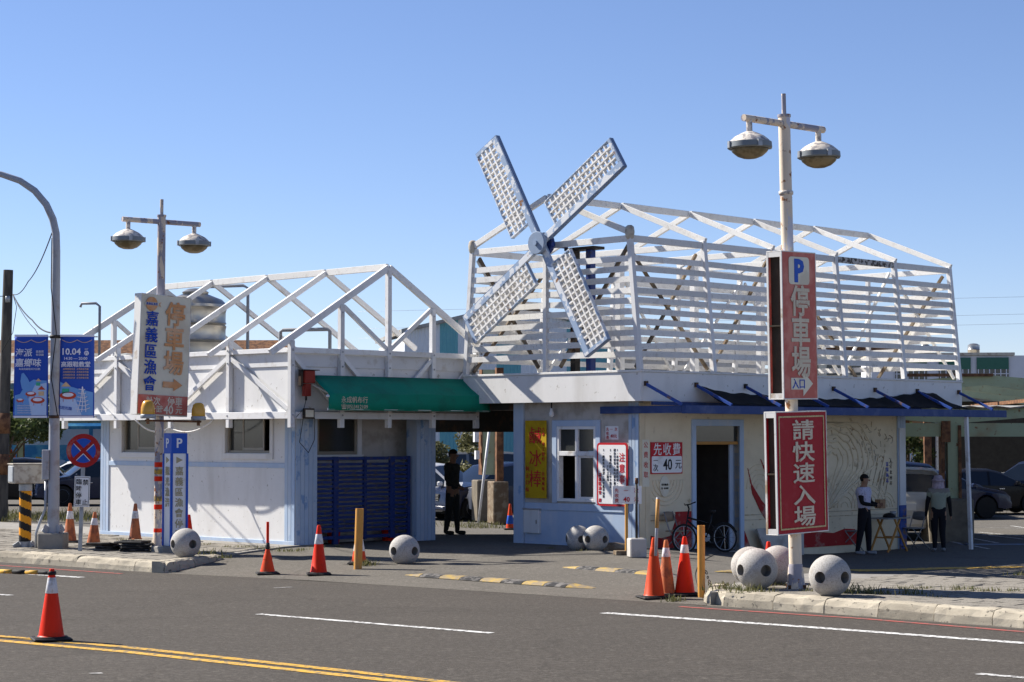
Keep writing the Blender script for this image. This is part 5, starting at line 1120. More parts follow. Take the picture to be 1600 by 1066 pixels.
t = tag(MB().lathe([(.30, 0), (.28, .07), (.18, .12), (.05, .14)], 14).build('stone', 'brown_wood', None, True), 'flat brown boulder at the foot of the kiosk wall', 'stone'); t.location = onG(958, 860); t.scale = (1.2, .6, 1)
t = wall_sign('leaning_board', 'grey board leaning against the cream wall right of the door', 'board'); mk(MB().prism([(3.35, .40), (4.9, .40), (4.9, -.30), (3.75, -.30)], -.20, -.16, fy), 'panel', 'shade_wall', t)
M('brown_concrete', (.17, .145, .11), .9, var=.15, dirt=(.09, .08, .065), damt=.4, dscale=3, sharp=.3, bump=.3)  # darker and browner than the plain concrete
# ================================================================== CARS
def lerpk(keys, x):
    if x <= keys[0][0]: return keys[0][1]
    for (x0, y0), (x1, y1) in zip(keys, keys[1:]):
        if x <= x1:
            t = (x-x0)/(x1-x0) if x1 > x0 else 0; return y0+(y1-y0)*t
    return keys[-1][1]
STY = {
 'suv': dict(L=4.6, W=.92, top=[(-2.3, .95), (-2.22, 1.10), (-1.95, 1.55), (-1.6, 1.66), (-.3, 1.70), (.45, 1.62), (1.15, 1.10), (1.3, 1.06), (2.05, .98), (2.25, .85), (2.3, .6)], belt=[(-2.3, .9), (-1.9, 1.05), (1.2, .98), (2.1, .86), (2.3, .6)], wheels=(-1.38, 1.42), r=.36, win=[(-1.95, -1.35), (-1.27, -.22), (-.14, .98)], cabin=(-2.12, 1.2), ws=(.5, 1.16), rw=(-2.2, -1.93)),
 'sedan': dict(L=4.6, W=.90, top=[(-2.3, .75), (-2.25, .95), (-1.75, 1.05), (-1.05, 1.36), (-.5, 1.45), (.1, 1.44), (.5, 1.34), (1.1, 1.0), (1.25, .96), (2.05, .82), (2.27, .68), (2.3, .5)], belt=[(-2.3, .75), (-1.7, .95), (1.1, .90), (2.05, .74), (2.3, .5)], wheels=(-1.35, 1.40), r=.33, win=[(-1.3, -.85), (-.78, .0), (.08, .95)], cabin=(-1.7, 1.15), ws=(.45, 1.12), rw=(-1.72, -1.08)),
 'van': dict(L=4.9, W=.95, top=[(-2.45, 1.0), (-2.42, 1.6), (-2.25, 1.86), (-1.5, 1.93), (.6, 1.92), (1.0, 1.80), (1.75, 1.15), (1.9, 1.08), (2.3, .98), (2.45, .6)], belt=[(-2.45, 1.0), (1.7, 1.02), (2.3, .9), (2.45, .6)], wheels=(-1.5, 1.55), r=.35, win=[(-2.2, -1.2), (-1.1, .0), (.1, 1.3)], cabin=(-2.4, 1.8), ws=(1.0, 1.76), rw=(-2.44, -2.3)),
}
def car(label, style, paint, loc, heading, plate=None, group='cars parked in the lot'):
    S = STY[style]; t = thing('parked_car', label, 'car', loc, heading, group); L2 = S['L']/2; W = S['W']; r = S['r']
    keyx = sorted({round(x, 3) for x in [k[0] for k in S['top']]+[a for w_ in S['win'] for a in w_]+[S['ws'][0], S['ws'][1], *S['rw']]}
                  | {round(xw+(r+.06)*math.cos(math.pi*k/8), 3) for xw in S['wheels'] for k in range(9)})
    xs = [x for x in keyx if -L2 <= x <= L2]
    SILL = .26
    def section(x):
        zt = lerpk(S['top'], x); zb = min(lerpk(S['belt'], x), zt-.015)
        e = max(0, abs(x)-(L2-.55))/.55; w_ = W*(1-.16*e*e)
        zs = SILL+.05*e
        for xw in S['wheels']:
            d = abs(x-xw)
            if d < r+.061: zs = max(zs, r+math.sqrt(max(0, (r+.06)**2-d*d)))
        zs = min(zs, zb-.03); gh = max(0, min(1, (zt-zb)/.5)); wr = w_*(1-.22*gh) if gh > .02 else w_*.93
        zm = zs+(zb-zs)*.55
        return [(w_*.96, zs), (w_, zm), (w_*.985, zb-.02*(1-gh)), (w_*.955, zb), (wr*1.0+.0, zt-.07*gh-.012), (wr*.88, zt-.015*gh-.004), (wr*.45, zt+.012), (0, zt+.018)]
    secs = [section(x) for x in xs]; m = len(secs[0]); V = []; 
    for x, s_ in zip(xs, secs):
        V += [(x, -y, z) for y, z in s_]+[(x, y, z) for y, z in s_[::-1][1:]]
    mm = 2*m-1; body, wins = [], {}
    for i in range(len(xs)-1):
        xm = (xs[i]+xs[i+1])/2
        for j in range(mm-1):
            f_ = (i*mm+j, (i+1)*mm+j, (i+1)*mm+j+1, i*mm+j+1); jj = j if j < m-1 else mm-2-j; side = 0 if j < m-1 else 1; key = None
            if jj == 3:
                for k, w_ in enumerate(S['win']):
                    if w_[0] < xm < w_[1]: key = ('side_window', k, side)
            if jj >= 5 and S['ws'][0] < xm < S['ws'][1]: key = ('windscreen', 0, 0)
            if jj >= 5 and S['rw'][0] < xm < S['rw'][1]: key = ('rear_window', 0, 0)
            if key: wins.setdefault(key, []).append(f_)
            else: body.append(f_)
    n0 = tuple(range(mm)); n1 = tuple((len(xs)-1)*mm+j for j in range(mm)); body += [n0, n1[::-1]]
    def fm(fs_, name, mat, sm=True):
        used = sorted({i for f_ in fs_ for i in f_}); mp = {o_: k for k, o_ in enumerate(used)}; me = bpy.data.meshes.new(name); me.from_pydata([V[i] for i in used], [], [tuple(mp[i] for i in f_) for f_ in fs_])
        bm = bmesh.new(); bm.from_mesh(me); bmesh.ops.recalc_face_normals(bm, faces=bm.faces); bm.to_mesh(me); bm.free()
        me.polygons.foreach_set('use_smooth', [sm]*len(me.polygons)); me.set_sharp_from_angle(angle=R(32)); me.materials.append(MATS[mat]); return link(name, me, t)
    fm(body, 'body', paint)
    for key, fs_ in wins.items(): fm(fs_, key[0], 'car_glass')
    mk(MB().box((-L2+.3, -W*.86, .20), (L2-.3, W*.86, .62)), 'underbody', 'tyre', t)
    for xw in S['wheels']:
        for s_ in (-1, 1):
            rot = Matrix.Translation((xw, s_*(W-.12), r)) @ Matrix.Rotation(R(90), 4, 'X')
            wh = mk(MB().lathe([(r*.62, -.11), (r*.97, -.10), (r, -.06), (r, .06), (r*.97, .10), (r*.62, .11)], 26, mat=rot), 'wheel', 'tyre', t, True, auto=40)
            mk(MB().lathe([(r*.62, -.085), (r*.66, -.105), (r*.62, -.112)], 26, mat=rot, caps=False), 'rim', 'rim', wh, True)
            for side in (-1, 1):
                b = MB()
                for k in range(5):
                    a = 2*math.pi*k/5; b.add([rot @ Vector((math.cos(a+da)*rr_, math.sin(a+da)*rr_, side*zz)) for rr_, da, zz in ((r*.1, -.5, .10), (r*.63, -.16, .105), (r*.63, .16, .105), (r*.1, .5, .10))], [(0, 1, 2, 3)])
                mk(b, 'spokes', 'rim', wh)
    for s_ in (-1, 1):
        zb = lerpk(S['belt'], L2-.25); mk(MB().box((L2-.42, s_*W*.60-.20, zb-.20), (L2-.115 if style != 'sedan' else L2-.10, s_*W*.60+.20, zb-.05)), 'headlight', 'headlight', t, bevel=.04)
        zr = lerpk(S['belt'], -L2+.1); mk(MB().box((-L2+.005, s_*W*.66-.14, zr-.22), (-L2+.25, s_*W*.66+.16, zr-.03)), 'tail_light', 'taillight', t, bevel=.03)
        mk(MB().box((.86 if style != 'van' else 1.3, s_*(W+.09)-.09, lerpk(S['belt'], .9)+.02), (.98 if style != 'van' else 1.42, s_*(W+.09)+.09, lerpk(S['belt'], .9)+.16)), 'wing_mirror', paint, t, bevel=.03)
        for xh in (-.75, .35): mk(MB().box((xh, s_*(W-.012)-.02, .80), (xh+.18, s_*(W-.012)+.02, .835)), 'door_handle', 'chrome', t, bevel=.008)
    zb = lerpk(S['belt'], L2-.25)
    g_ = mk(MB().box((L2-.06, -.42, zb-.30), (L2+.012, .42, zb-.08)), 'grille', 'tyre', t, bevel=.03)
    for k in range(4): mk(MB().box((L2+.013, -.40, zb-.28+k*.05), (L2+.022, .40, zb-.262+k*.05)), 'grille_bar', 'chrome', g_)
    mk(MB().box((L2-.1, -W*.8, .30), (L2+.03, W*.8, .46)), 'bumper', paint, t, bevel=.05); mk(MB().box((-L2-.04, -W*.84, .34), (-L2+.15, W*.84, .60)), 'rear_bumper', 'tyre' if style == 'van' else paint, t, bevel=.05)
    for x_, rz_2 in ((L2+.034, 90), (-L2-.045, -90)):
        Fm = Matrix.Rotation(R(rz_2), 3, 'Z') @ FR['-y']; pz = .42 if x_ > 0 else .80; dd = .012*(1 if x_ > 0 else -1)
        pl_ = mk(MB().box((min(x_, x_+dd), -.17, pz-.085), (max(x_, x_+dd), .17, pz+.085)), 'number_plate', 'plate_white', t)
    return t
def Gat(u, v): p = G(u, v); return (p.x, p.y, p.z+.006)
def flat(u, v, z=-.21): p = gp(u, v, z); return (p.x, p.y, z+.006)
car('black SUV parked side-on at the far left behind the striped post', 'suv', 'car_black', flat(54, 789), R(4))
car('dark blue SUV with chrome grille left of the white shed', 'suv', 'car_navy', flat(150, 789), R(205))
car('white car behind the dark blue SUV at the left edge', 'sedan', 'car_white', flat(120, 771), R(195))
car('white SUV behind the standing silhouette in the passage', 'suv', 'car_white', flat(672, 811), R(-28))
car('dark navy SUV facing out in the passage behind the concrete pillar base', 'suv', 'car_navy', flat(776, 811), R(214))
car('grey van behind the white SUV in the passage', 'van', 'car_grey', flat(722, 790), R(200))
car('cream hatchback seen from behind beside the woman in the sun hat', 'suv', 'car_cream', flat(1418, 838), R(80))
car('dark blue SUV parked beyond the cream hatchback', 'suv', 'car_navy', flat(1420, 806), R(8))
car('grey-blue sedan behind the woman in the sun hat', 'sedan', 'car_navy', flat(1455, 810), R(15))
car('black sedan side-on right of the concrete column base', 'sedan', 'car_black', flat(1532, 803), R(4))
car('dark blue car cut by the right picture edge', 'suv', 'car_navy', flat(1622, 797), R(150))
car('white pickup cab behind the low white wall at the far right', 'van', 'car_white', flat(1568, 757), R(10))
# ================================================================== BACKGROUND BUILDINGS
def box_thing(name, label, cat, loc, rz=0): return thing(name, label, cat, loc, rz)
# corrugated teal and white warehouse
tl = atY(632, 690, 78); wh = thing('warehouse', 'distant teal and white corrugated warehouse seen between the roof frames', 'building', (tl.x, tl.y, -.3), R(10))
Lw = 8.5; segs = [(0, 1.35, 'white_sheet'), (1.35, 2.05, 'teal_sheet'), (2.05, 3.55, 'white_sheet'), (3.55, 4.5, 'teal_sheet'), (4.5, 6.3, 'white_sheet'), (6.3, 8.5, 'teal_sheet')]
rz2 = lambda x: 6.55+.24*x if x < 4.2 else 6.55+.24*4.2-.24*(x-4.2)
for x0, x1, m_ in segs:
    b = MB(); n = int((x1-x0)/.12); vs = []
    for k in range(2*n+1):
        x = x0+(x1-x0)*k/(2*n); y = -.03 if k % 2 else 0; vs += [(x, y, 0), (x, y, rz2(x))]
    b.add(vs, [(2*k, 2*k+2, 2*k+3, 2*k+1) for k in range(2*n)]); mk(b, 'wall_sheet', m_, wh)
b = MB(); mk(MB().prism([(-.15, rz2(0)-.05), (4.2, rz2(4.2)), (Lw+.1, rz2(Lw)-.02), (Lw+.1, rz2(Lw)+.12), (4.2, rz2(4.2)+.15), (-.15, rz2(0)+.10)], -.2, 9, fy), 'roof', 'shed_roof', wh); mk(MB().box((0, .05, 0), (Lw, 9, 6.3)), 'core', 'white_sheet', wh)
v_ = mk(MB().box((2.42, -.10, 5.35), (3.05, -.045, 6.28)), 'vent', 'frame_white', wh)
for i in range(5):
    for j in range(6): mk(MB().box((2.48+i*.108, -.108, 5.43+j*.13), (2.55+i*.108, -.101, 5.52+j*.13)), 'vent_opening', 'hole_shade', v_)
# steel sheds
def shed(label, loc, rz, bays, bay, depth, eave, rise, cols=True, tin=False):
    t = thing('steel_shed', label, 'shed', loc, rz, 'green steel sheds of the parking lot')
    W_ = bays*bay
    for k in range(bays+1):
        x = k*bay
        for y in (0, depth):
            c_ = mk(MB().box((x-.13, y-.13, 0), (x+.13, y+.13, eave)), 'column', 'shed_green', t); 
            for s_ in (-1, 1): mk(MB().box((x+s_*.15-.02, y-.15, .0), (x+s_*.15+.02, y+.15, eave)), 'column_flange', 'rust', c_)
            mk(MB().box((x-.5, y-.5, -.2), (x+.5, y+.5, 1.05)), 'column_footing', 'concrete', c_, bevel=.03)
        b = MB(); b.prism([(0, eave-.15), (depth/2, eave+rise-.2), (depth, eave-.15), (depth, eave+.35), (depth/2, eave+rise+.25), (0, eave+.35)], x-.08, x+.08, lambda a, c, d: (d, a, c)); mk(b, 'girder', 'shed_green', t)
    for y in (0, depth): mk(MB().box((-.6, y-.08, eave-.35), (W_+.6, y+.08, eave-.0)), 'eave_beam', 'shed_green', t)
    b = MB(); n = 60
    for half in (0, 1):
        vs = []
        for k in range(n+1):
            x = -.8+(W_+1.6)*k/n; dz = .05*(k % 2)
            ya, yb_ = (-1.0, depth/2) if half == 0 else (depth+1.0, depth/2); vs += [(x, ya, eave+.22+dz), (x, yb_, eave+rise+.42+dz)]
        b.add(vs, [(2*k, 2*k+2, 2*k+3, 2*k+1) for k in range(n)])
    o = mk(b, 'roof_sheet', 'shed_roof', t); s_ = o.modifiers.new('s', 'SOLIDIFY'); s_.thickness = .03
    for k in range(5):
        y = depth*(k+1)/6; zz = eave+.3+rise*(1-abs(y-depth/2)/(depth/2)); mk(MB().box((-.7, y-.06, zz-.16), (W_+.7, y+.06, zz-.02)), 'purlin', 'rust', t)
    return t
def cantilever(label, loc, rz, n, bay):
    t = thing('lot_canopy', label, 'canopy', loc, rz)
    for k in range(n):
        x = k*bay; c_ = mk(MB().box((x-.10, -.12, .9), (x+.16, .12, 2.75)), 'column', 'shed_green', t)
        for a_ in (x-.22, x+.18): mk(MB().box((a_-.035, -.16, .0), (a_+.035, .16, 2.75)), 'column_flange', 'rust', c_)
        mk(MB().box((x-.62, -.5, -.3), (x+.42, .5, 1.02)), 'column_footing', 'brown_concrete', c_, bevel=.04)
        mk(MB().box((x-.25, -.17, 2.35), (x-.04, -.125, 2.85)), 'splice_plate', 'rust', c_)
        for s_ in (-1, 1): mk(MB().prism([(0, 2.78), (s_*2.9, 3.02), (s_*2.9, 3.14), (0, 3.16)], -.07, .07, lambda a, c, d: (x+a, d, c)), 'tapered_arm', 'shed_green', t)
    W_ = (n-1)*bay
    mk(MB().box((-3, -.10, 2.48), (W_+3, .10, 2.80)), 'main_beam', 'shed_green', t)
    b = MB(); vs = []; m_ = 80
    for k in range(m_+1):
        x = -3.2+(W_+6.4)*k/m_; dz = .04*(k % 2); vs += [(x, -.2, 3.17+dz), (x, 5.0, 3.26+dz)]
    b.add(vs, [(2*k, 2*k+2, 2*k+3, 2*k+1) for k in range(m_)]); o = mk(b, 'roof_sheet', 'shed_roof', t); s_ = o.modifiers.new('s', 'SOLIDIFY'); s_.thickness = .03
    for y in (1.0, 2.6, 4.6): mk(MB().box((-3, y, 2.98), (W_+3, y+.1, 3.14)), 'purlin', 'rust', t)
p = gp(1487, 846, -.22); cantilever('near green rusty canopy frame on concrete footings right of the kiosk', (p.x, p.y, -.22), R(2), 4, 6.6)
p = atY(1440, 700, 70)
def girders(label, loc, rz, n, bay, L, z0, z1):
    t = thing('steel_shed', label, 'shed', loc, rz)
    for k in range(n):
        y = k*bay; mk(MB().prism([(0, z1), (L*.18, z1+.16), (L*.55, z0+.05), (L, z0-.35), (L, z0-.05), (L*.55, z0+.62), (L*.18, z1+.52), (0, z1+.35)], y-.08, y+.08, lambda a, c, d: (a, d, c)), 'girder', 'shed_green', t)
        for x in (.2, L*.55, L-.2): mk(MB().box((x-.12, y-.12, 0), (x+.12, y+.12, z0-.05 if x > 1 else z1)), 'column', 'shed_green' if x > 1 else 'rust', t)
    for q in (.1, .3, .5, .7, .9): mk(MB().box((L*q-.06, -.3, z1-.42-.0*q), (L*q+.06, n*bay-bay+.3, z1-.30)), 'purlin', 'rust', t)
    mk(MB().box((-.4, .4, z1-.62), (L+.5, n*bay-bay+.5, z1-.52)), 'roof_sheet', 'shed_roof', t); mk(MB().box((-.6, -.25, z1+.46), (L*.2, .0, z1+.56)), 'roof_edge', 'rust', t)
girders('far green tapered girders of the open shed below the white building', (p.x, p.y, -.2), R(-4), 3, 6, 12, 3.55, 4.05)
p = atY(-60, 760, 92); shed('green steel shed roof behind the blue banners on the left', (p.x-4, p.y, -.2), R(6), 4, 5.2, 10, 4.6, 1.4)
# rust roof edge + dark building behind the left shed
p = atY(0, 690, 108); t = thing('brown_roof_house', 'dark brown roofed low building far behind the left shed', 'building', (p.x-2, p.y, -.2)); mk(MB().box((-4, 0, 0), (16, 6, 5.9)), 'wall', 'shed_green', t); mk(MB().prism([(-.6, 5.9), (6.6, 5.9), (3, 7.7)], -5, 17, lambda a, c, d: (d, a, c)), 'roof', 'rust', t)
# white building at the far right with tanks
p = atY(1515, 690, 105); t = thing('white_building', 'plain white flat-roofed building far right with green-topped grille windows', 'building', (p.x-5, p.y, -.2), R(-6))
mk(MB().box((0, 0, 0), (9.6, 8, 6.6)), 'wall', 'far_white', t); mk(MB().box((9.61, -.1, 0), (16, 8, 6.05)), 'wing', 'shade_wall', t); mk(MB().box((-.1, -.15, 6.61), (7.2, 8, 6.75)), 'roof_slab', 'box_cream', t); mk(MB().box((9.5, -.3, 6.06), (16.2, 8.1, 6.2)), 'roof_edge', 'mural_red', t)
for x in (1.2, 3.4, 5.3):
    w_ = mk(MB().box((x, -.06, 4.7), (x+1.6, -.005, 6.2)), 'window', 'pane_dark', t); mk(MB().box((x, -.10, 5.9), (x+1.6, -.061, 6.5)), 'shade_cloth', 'far_green', w_)
    for k in range(6): mk(MB().box((x+.05+k*.28, -.12, 4.7), (x+.10+k*.28, -.101, 5.9)), 'grille_bar', 'far_white', w_)
    for k in range(4): mk(MB().box((x, -.125, 4.75+k*.3), (x+1.6, -.121, 4.79+k*.3)), 'grille_bar', 'far_white', w_)
for k, (x, s_) in enumerate(((5.4, 1.0), (2.9, .8))):
    q = t.matrix_basis @ Vector((x, 2, 6.75)); tk = thing('water_tank', ('larger right', 'smaller left')[k]+' steel tank on the distant white building', 'water tank', q); tk.scale = (.62, .62, .42); mk(MB().lathe([(.5*s_, 0), (.5*s_, .5), (.53*s_, .55), (.5*s_, .6), (.5*s_, 1.1), (.3*s_, 1.3), (.05, 1.35)], 20), 'body', 'steel', tk, True, auto=40); mk(MB().box((-.5, -.5, -.02), (.5, .5, .03)), 'stand', 'galv', tk)
# market hall, a solid box painted dark for interior shade; low wall
p = atY(1400, 730, 84); t = thing('market_hall', 'open-fronted hall, its inside painted dark for shade, with painted panel behind the parked cars on the right', 'building', (p.x-2, p.y, -.2)); mk(MB().box((0, 0, 0), (24, 6, 3.9)), 'interior_shade', 'room_shade', t); mk(MB().box((0, -.1, .0), (3.4, -.005, 3.8)), 'painted_panel', 'card_brown', t); mk(MB().box((.5, -.14, .5), (2.9, -.105, 2.2)), 'picture', 'banner_pale', t); mk(MB().box((-.3, -.5, 3.9), (24.5, 6, 4.3)), 'roof_edge', 'shed_roof', t)
mk(MB().box((4.0, -3.0, 0), (24, -2.8, 1.05)), 'low_wall', 'far_white', t)
for k in range(4): mk(MB().box((3.6+5*k, -.3, 0), (3.9+5*k, -.1, 3.9)), 'pillar', 'frame_white' if k == 0 else 'rust', t)
# back yard structures seen through the cage: flat roofs
for k, (u0, u1, v0, Y, m_, lab) in enumerate(((960, 1190, 560, 120, 'shade_wall', 'grey apartment block glimpsed through the left bays of the cage'), (1240, 1440, 548, 125, 'sign_cream', 'cream flat-roofed block glimpsed through the right bays of the cage'))):
    a = atY(u0, v0, Y); c_ = atY(u1, v0, Y); t = thing('far_block', lab, 'building', (a.x, Y, -.2)); W_ = c_.x-a.x; mk(MB().box((0, 0, 0), (W_, 8, a.z+.2)), 'wall', m_, t); mk(MB().box((-.2, -.2, a.z+.201), (W_+.2, 8, a.z+.45)), 'roof_edge', 'rust', t)
    for j in range(5): mk(MB().box((.6+j*W_/5.5, -.05, a.z-1.3), (.6+j*W_/5.5+.9, -.004, a.z-.4)), 'window', 'pane_dark', t)
# bus with painted side
p = gp(100, 762, -.2); t = thing('painted_bus', 'blue coach with cartoon-coloured side parked behind the left cars', 'bus', (p.x-9, p.y+4, -.2), R(2))
mk(MB().box((0, 0, .45), (11.5, 2.5, 3.15)), 'body', 'bus_blue', t, bevel=.15); mk(MB().box((.2, -.01, .25), (11.3, 2.45, .46)), 'skirt', 'tyre', t)
for k in range(6): mk(MB().box((.5+k*1.8, -.02, 2.05), (2.1+k*1.8, -.003, 2.85)), 'window', 'banner_pale' if k > 2 else 'car_glass', t, bevel=.02)
rd = random.Random(11)
for k in range(16):
    x, z, r_ = rd.uniform(.6, 11), rd.uniform(.8, 1.85), rd.uniform(.12, .34); mk(MB().prism([(x+r_*math.cos(2*math.pi*j/9)*(1+.25*(j % 2)), z+r_*math.sin(2*math.pi*j/9)*(1+.25*(j % 2))) for j in range(9)], -.006, -.003, fy), 'painted_motif', rd.choice(['bus_red', 'bus_yellow', 'banner_pale', 'banner_rust']), t)
for x in (2.2, 9.2):
    rot = Matrix.Translation((x, .08, .48)) @ Matrix.Rotation(R(90), 4, 'X'); mk(MB().lathe([(.3, -.12), (.47, -.11), (.48, 0), (.47, .11), (.3, .12)], 24, mat=rot), 'wheel', 'tyre', t, True, auto=40)
# passage: steel column with concrete base, white pole, wires
p = flat(760, 815, -.2); t = thing('gate_column', 'rusty green steel column in a concrete block in the passage', 'column', p, R(15)); mk(MB().box((-.36, -.36, 0), (.36, .36, 1.2)), 'concrete_block', 'brown_concrete', t, bevel=.03); mk(MB().box((-.16, -.14, 1.35), (.22, .14, 4.4)), 'web', 'shed_green', t); mk(MB().box((-.19, -.18, 1.35), (-.161, .18, 4.4)), 'flange', 'rust', t); mk(MB().box((.221, -.18, 1.35), (.25, .18, 4.4)), 'flange', 'rust', t)
mk(MB().box((-.40, -.18, 2.3), (-.27, .0, 2.6)), 'switch_box', 'frame_white', t); mk(MB().box((-.36, -.18, 1.8), (-.25, .0, 2.05)), 'socket_box', 'frame_white', t)
p2_ = thing('concrete_block', 'second concrete block with a rusty post behind the gate column', 'block', flat(778, 819, -.2), R(15)); mk(MB().box((-.22, -.36, 0), (.22, .36, 1.2)), 'block', 'brown_wood', p2_, bevel=.03); mk(MB().box((-.06, -.1, 1.2), (.14, .1, 4.4)), 'post', 'rust', p2_)
a = Vector(flat(747, 823, -.2)); o = tag(MB().tube([(a.x, a.y, -.2), (a.x+.32, a.y+.1, 2.6)], .035).build('leaning_pole', 'frame_white', None, True), 'white pipe leaning against the gate column in the passage', 'pole')
# ================================================================== PEOPLE
def skin_mesh(joints, edges, root, sub=2):
    """joints: name -> (x, y, z, rx, ry)"""
    names = list(joints); me = bpy.data.meshes.new('body'); me.from_pydata([joints[n][:3] for n in names], [(names.index(a), names.index(b)) for a, b in edges], [])
    o = bpy.data.objects.new('tmp', me); COL.objects.link(o); o.modifiers.new('k', 'SKIN'); sv = me.skin_vertices[0].data
    for i, n in enumerate(names): sv[i].radius = (joints[n][3], joints[n][4] if len(joints[n]) > 4 else joints[n][3]); sv[i].use_root = n == root
    s_ = o.modifiers.new('u', 'SUBSURF'); s_.levels = sub; s_.render_levels = sub
    dg = bpy.context.evaluated_depsgraph_get(); me2 = bpy.data.meshes.new_from_object(o.evaluated_get(dg)); bpy.data.objects.remove(o); me2.polygons.foreach_set('use_smooth', [True]*len(me2.polygons)); return me2
def chain(names): return list(zip(names, names[1:]))
def hand_joints(J, E, pre, wrist, d, side, curl):
    """palm and five separate fingers in direction d"""
    w_ = Vector(wrist); d = Vector(d).normalized(); s_ = Vector(side).normalized(); n = d.cross(s_).normalized(); palm = w_+d*.07
    J[pre+'palm'] = (*palm, .024, .034); E.append((pre+'wrist', pre+'palm'))
    for k, (o_, L) in enumerate(((-.033, .062), (-.011, .078), (.011, .074), (.033, .058))):
        a = palm+d*.03+s_*o_; b = a+d*L*.5+n*curl*.3*L; c = b+d*L*.42*(1-curl*.4)+n*curl*.6*L
        J[f'{pre}f{k}a'] = (*a, .010); J[f'{pre}f{k}b'] = (*b, .009); J[f'{pre}f{k}c'] = (*c, .007); E += [(pre+'palm', f'{pre}f{k}a'), (f'{pre}f{k}a', f'{pre}f{k}b'), (f'{pre}f{k}b', f'{pre}f{k}c')]
    a = w_+d*.03-s_*.035; b = a+d*.035-s_*.022; c = b+d*.03-s_*.004
    J[pre+'ta'] = (*a, .012); J[pre+'tb'] = (*b, .010); J[pre+'tc'] = (*c, .008); E += [(pre+'palm', pre+'ta'), (pre+'ta', pre+'tb'), (pre+'tb', pre+'tc')]
def person(label, loc, rz, h, pose, mats, hat=None, sleeve='short', group=None, bulk=1.17):
    """faces -y in its own frame; pose: dict of joint overrides at height 1.70"""
    t = thing('person', label, 'person', loc, rz, group); k = h/1.70; J = {}; E = []
    base = dict(pelvis=(0, 0, .93, .145, .105), waist=(0, .0, 1.05, .135, .10), chest=(0, .01, 1.25, .16, .115), upper=(0, .015, 1.38, .13, .09), neck=(0, .01, 1.46, .058, .058), jaw=(0, -.02, 1.535, .068, .075), head=(0, -.012, 1.60, .078, .09), crown=(0, -.005, 1.665, .055, .065),
        Lsh=(.185, .015, 1.37, .062), Lel=(.245, .03, 1.10, .045), Lwrist=(.25, -.03, .86, .030), Rsh=(-.185, .015, 1.37, .062), Rel=(-.245, .03, 1.10, .045), Rwrist=(-.25, -.03, .86, .030),
        Lhip=(.09, 0, .86, .10), Lkn=(.10, -.015, .48, .068), Lan=(.105, .02, .09, .045), Lheel=(.105, .04, .045, .042), Ltoe=(.12, -.15, .035, .036), Rhip=(-.09, 0, .86, .10), Rkn=(-.10, -.015, .48, .068), Ran=(-.105, .02, .09, .045), Rheel=(-.105, .04, .045, .042), Rtoe=(-.12, -.15, .035, .036))
    for n, v in pose.items():
        if n in base: base[n] = tuple(v)+tuple(base[n][3:]) if len(v) == 3 else v
    J.update(base)
    E += chain(['pelvis', 'waist', 'chest', 'upper', 'neck', 'jaw', 'head', 'crown'])
    for s_ in 'LR':
        E += [('upper', s_+'sh'), (s_+'sh', s_+'el'), (s_+'el', s_+'wrist'), ('pelvis', s_+'hip'), (s_+'hip', s_+'kn'), (s_+'kn', s_+'an'), (s_+'an', s_+'heel'), (s_+'heel', s_+'toe')]
        wv = Vector(J[s_+'wrist'][:3]); d = wv-Vector(J[s_+'el'][:3]); hand_joints(J, E, s_, wv, pose.get(s_+'hand', d), pose.get(s_+'side', (0, 1, 0)), pose.get('curl', .35))
    def sc(J_): return {n: tuple(x*k for x in v[:3])+tuple(x*k*(1.0 if n in ('neck', 'jaw', 'head', 'crown') or n[1:2] == 'f' or n[1:] in ('ta', 'tb', 'tc', 'palm') else bulk) for x in v[3:]) for n, v in J_.items()}
    me = skin_mesh(sc(J), E, 'pelvis'); me.name = 'body'
    for m_ in (mats['skin'], mats['arm'], mats['leg'], mats['shoe']): me.materials.append(MATS[m_])
    el = {s_: Vector(J[s_+'el'][:3])*k for s_ in 'LR'}; sh = {s_: Vector(J[s_+'sh'][:3])*k for s_ in 'LR'}; wr = {s_: Vector(J[s_+'wrist'][:3])*k for s_ in 'LR'}
    def dseg(p, a, b):
        ab = b-a; t_ = max(0, min(1, (p-a).dot(ab)/ab.dot(ab))); return (p-a-ab*t_).length
    legz = 1.12*k
    for f_ in me.polygons:
        c = f_.center; mi = 0
        armd = min(min(dseg(c, sh[s_], el[s_]), dseg(c, el[s_], wr[s_])) for s_ in 'LR')
        if c.z < .075*k: mi = 3
        elif c.z < legz and armd > .075*k and min((c-wr[s_]).length for s_ in 'LR') > .2*k: mi = 2
        elif armd < .07*k and c.z < 1.34*k: mi = 1
        f_.material_index = mi
    o = link('body', me, t)
    # shirt: a second continuous skin over trunk and upper arms
    Js = {n: J[n] for n in ('pelvis', 'waist', 'chest', 'upper', 'Lsh', 'Rsh')}; g_ = .018
    Js = {n: (*v[:3], v[3]+g_, (v[4] if len(v) > 4 else v[3])+g_) for n, v in Js.items()}; Js['pelvis'] = (J['pelvis'][0], J['pelvis'][1], .90, .165, .125); Js['col'] = (J['neck'][0], J['neck'][1], 1.435, .075, .07)
    Es = chain(['pelvis', 'waist', 'chest', 'upper', 'col'])
    for s_ in 'LR':
        f_ = .62; a = Vector(J[s_+'sh'][:3]); b = Vector(J[s_+'el'][:3]); q = a.lerp(b, f_); Js[s_+'cuff'] = (*q, .070, .070); Es += [('upper', s_+'sh'), (s_+'sh', s_+'cuff')]
    ms_ = skin_mesh(sc(Js), Es, 'pelvis'); ms_.materials.append(MATS[mats['shirt']])
    if mats.get('yoke'):
        ms_.materials.append(MATS[mats['yoke']])
        for f_ in ms_.polygons: f_.material_index = 1 if f_.center.z > 1.34*k else 0
    link('shirt', ms_, t)
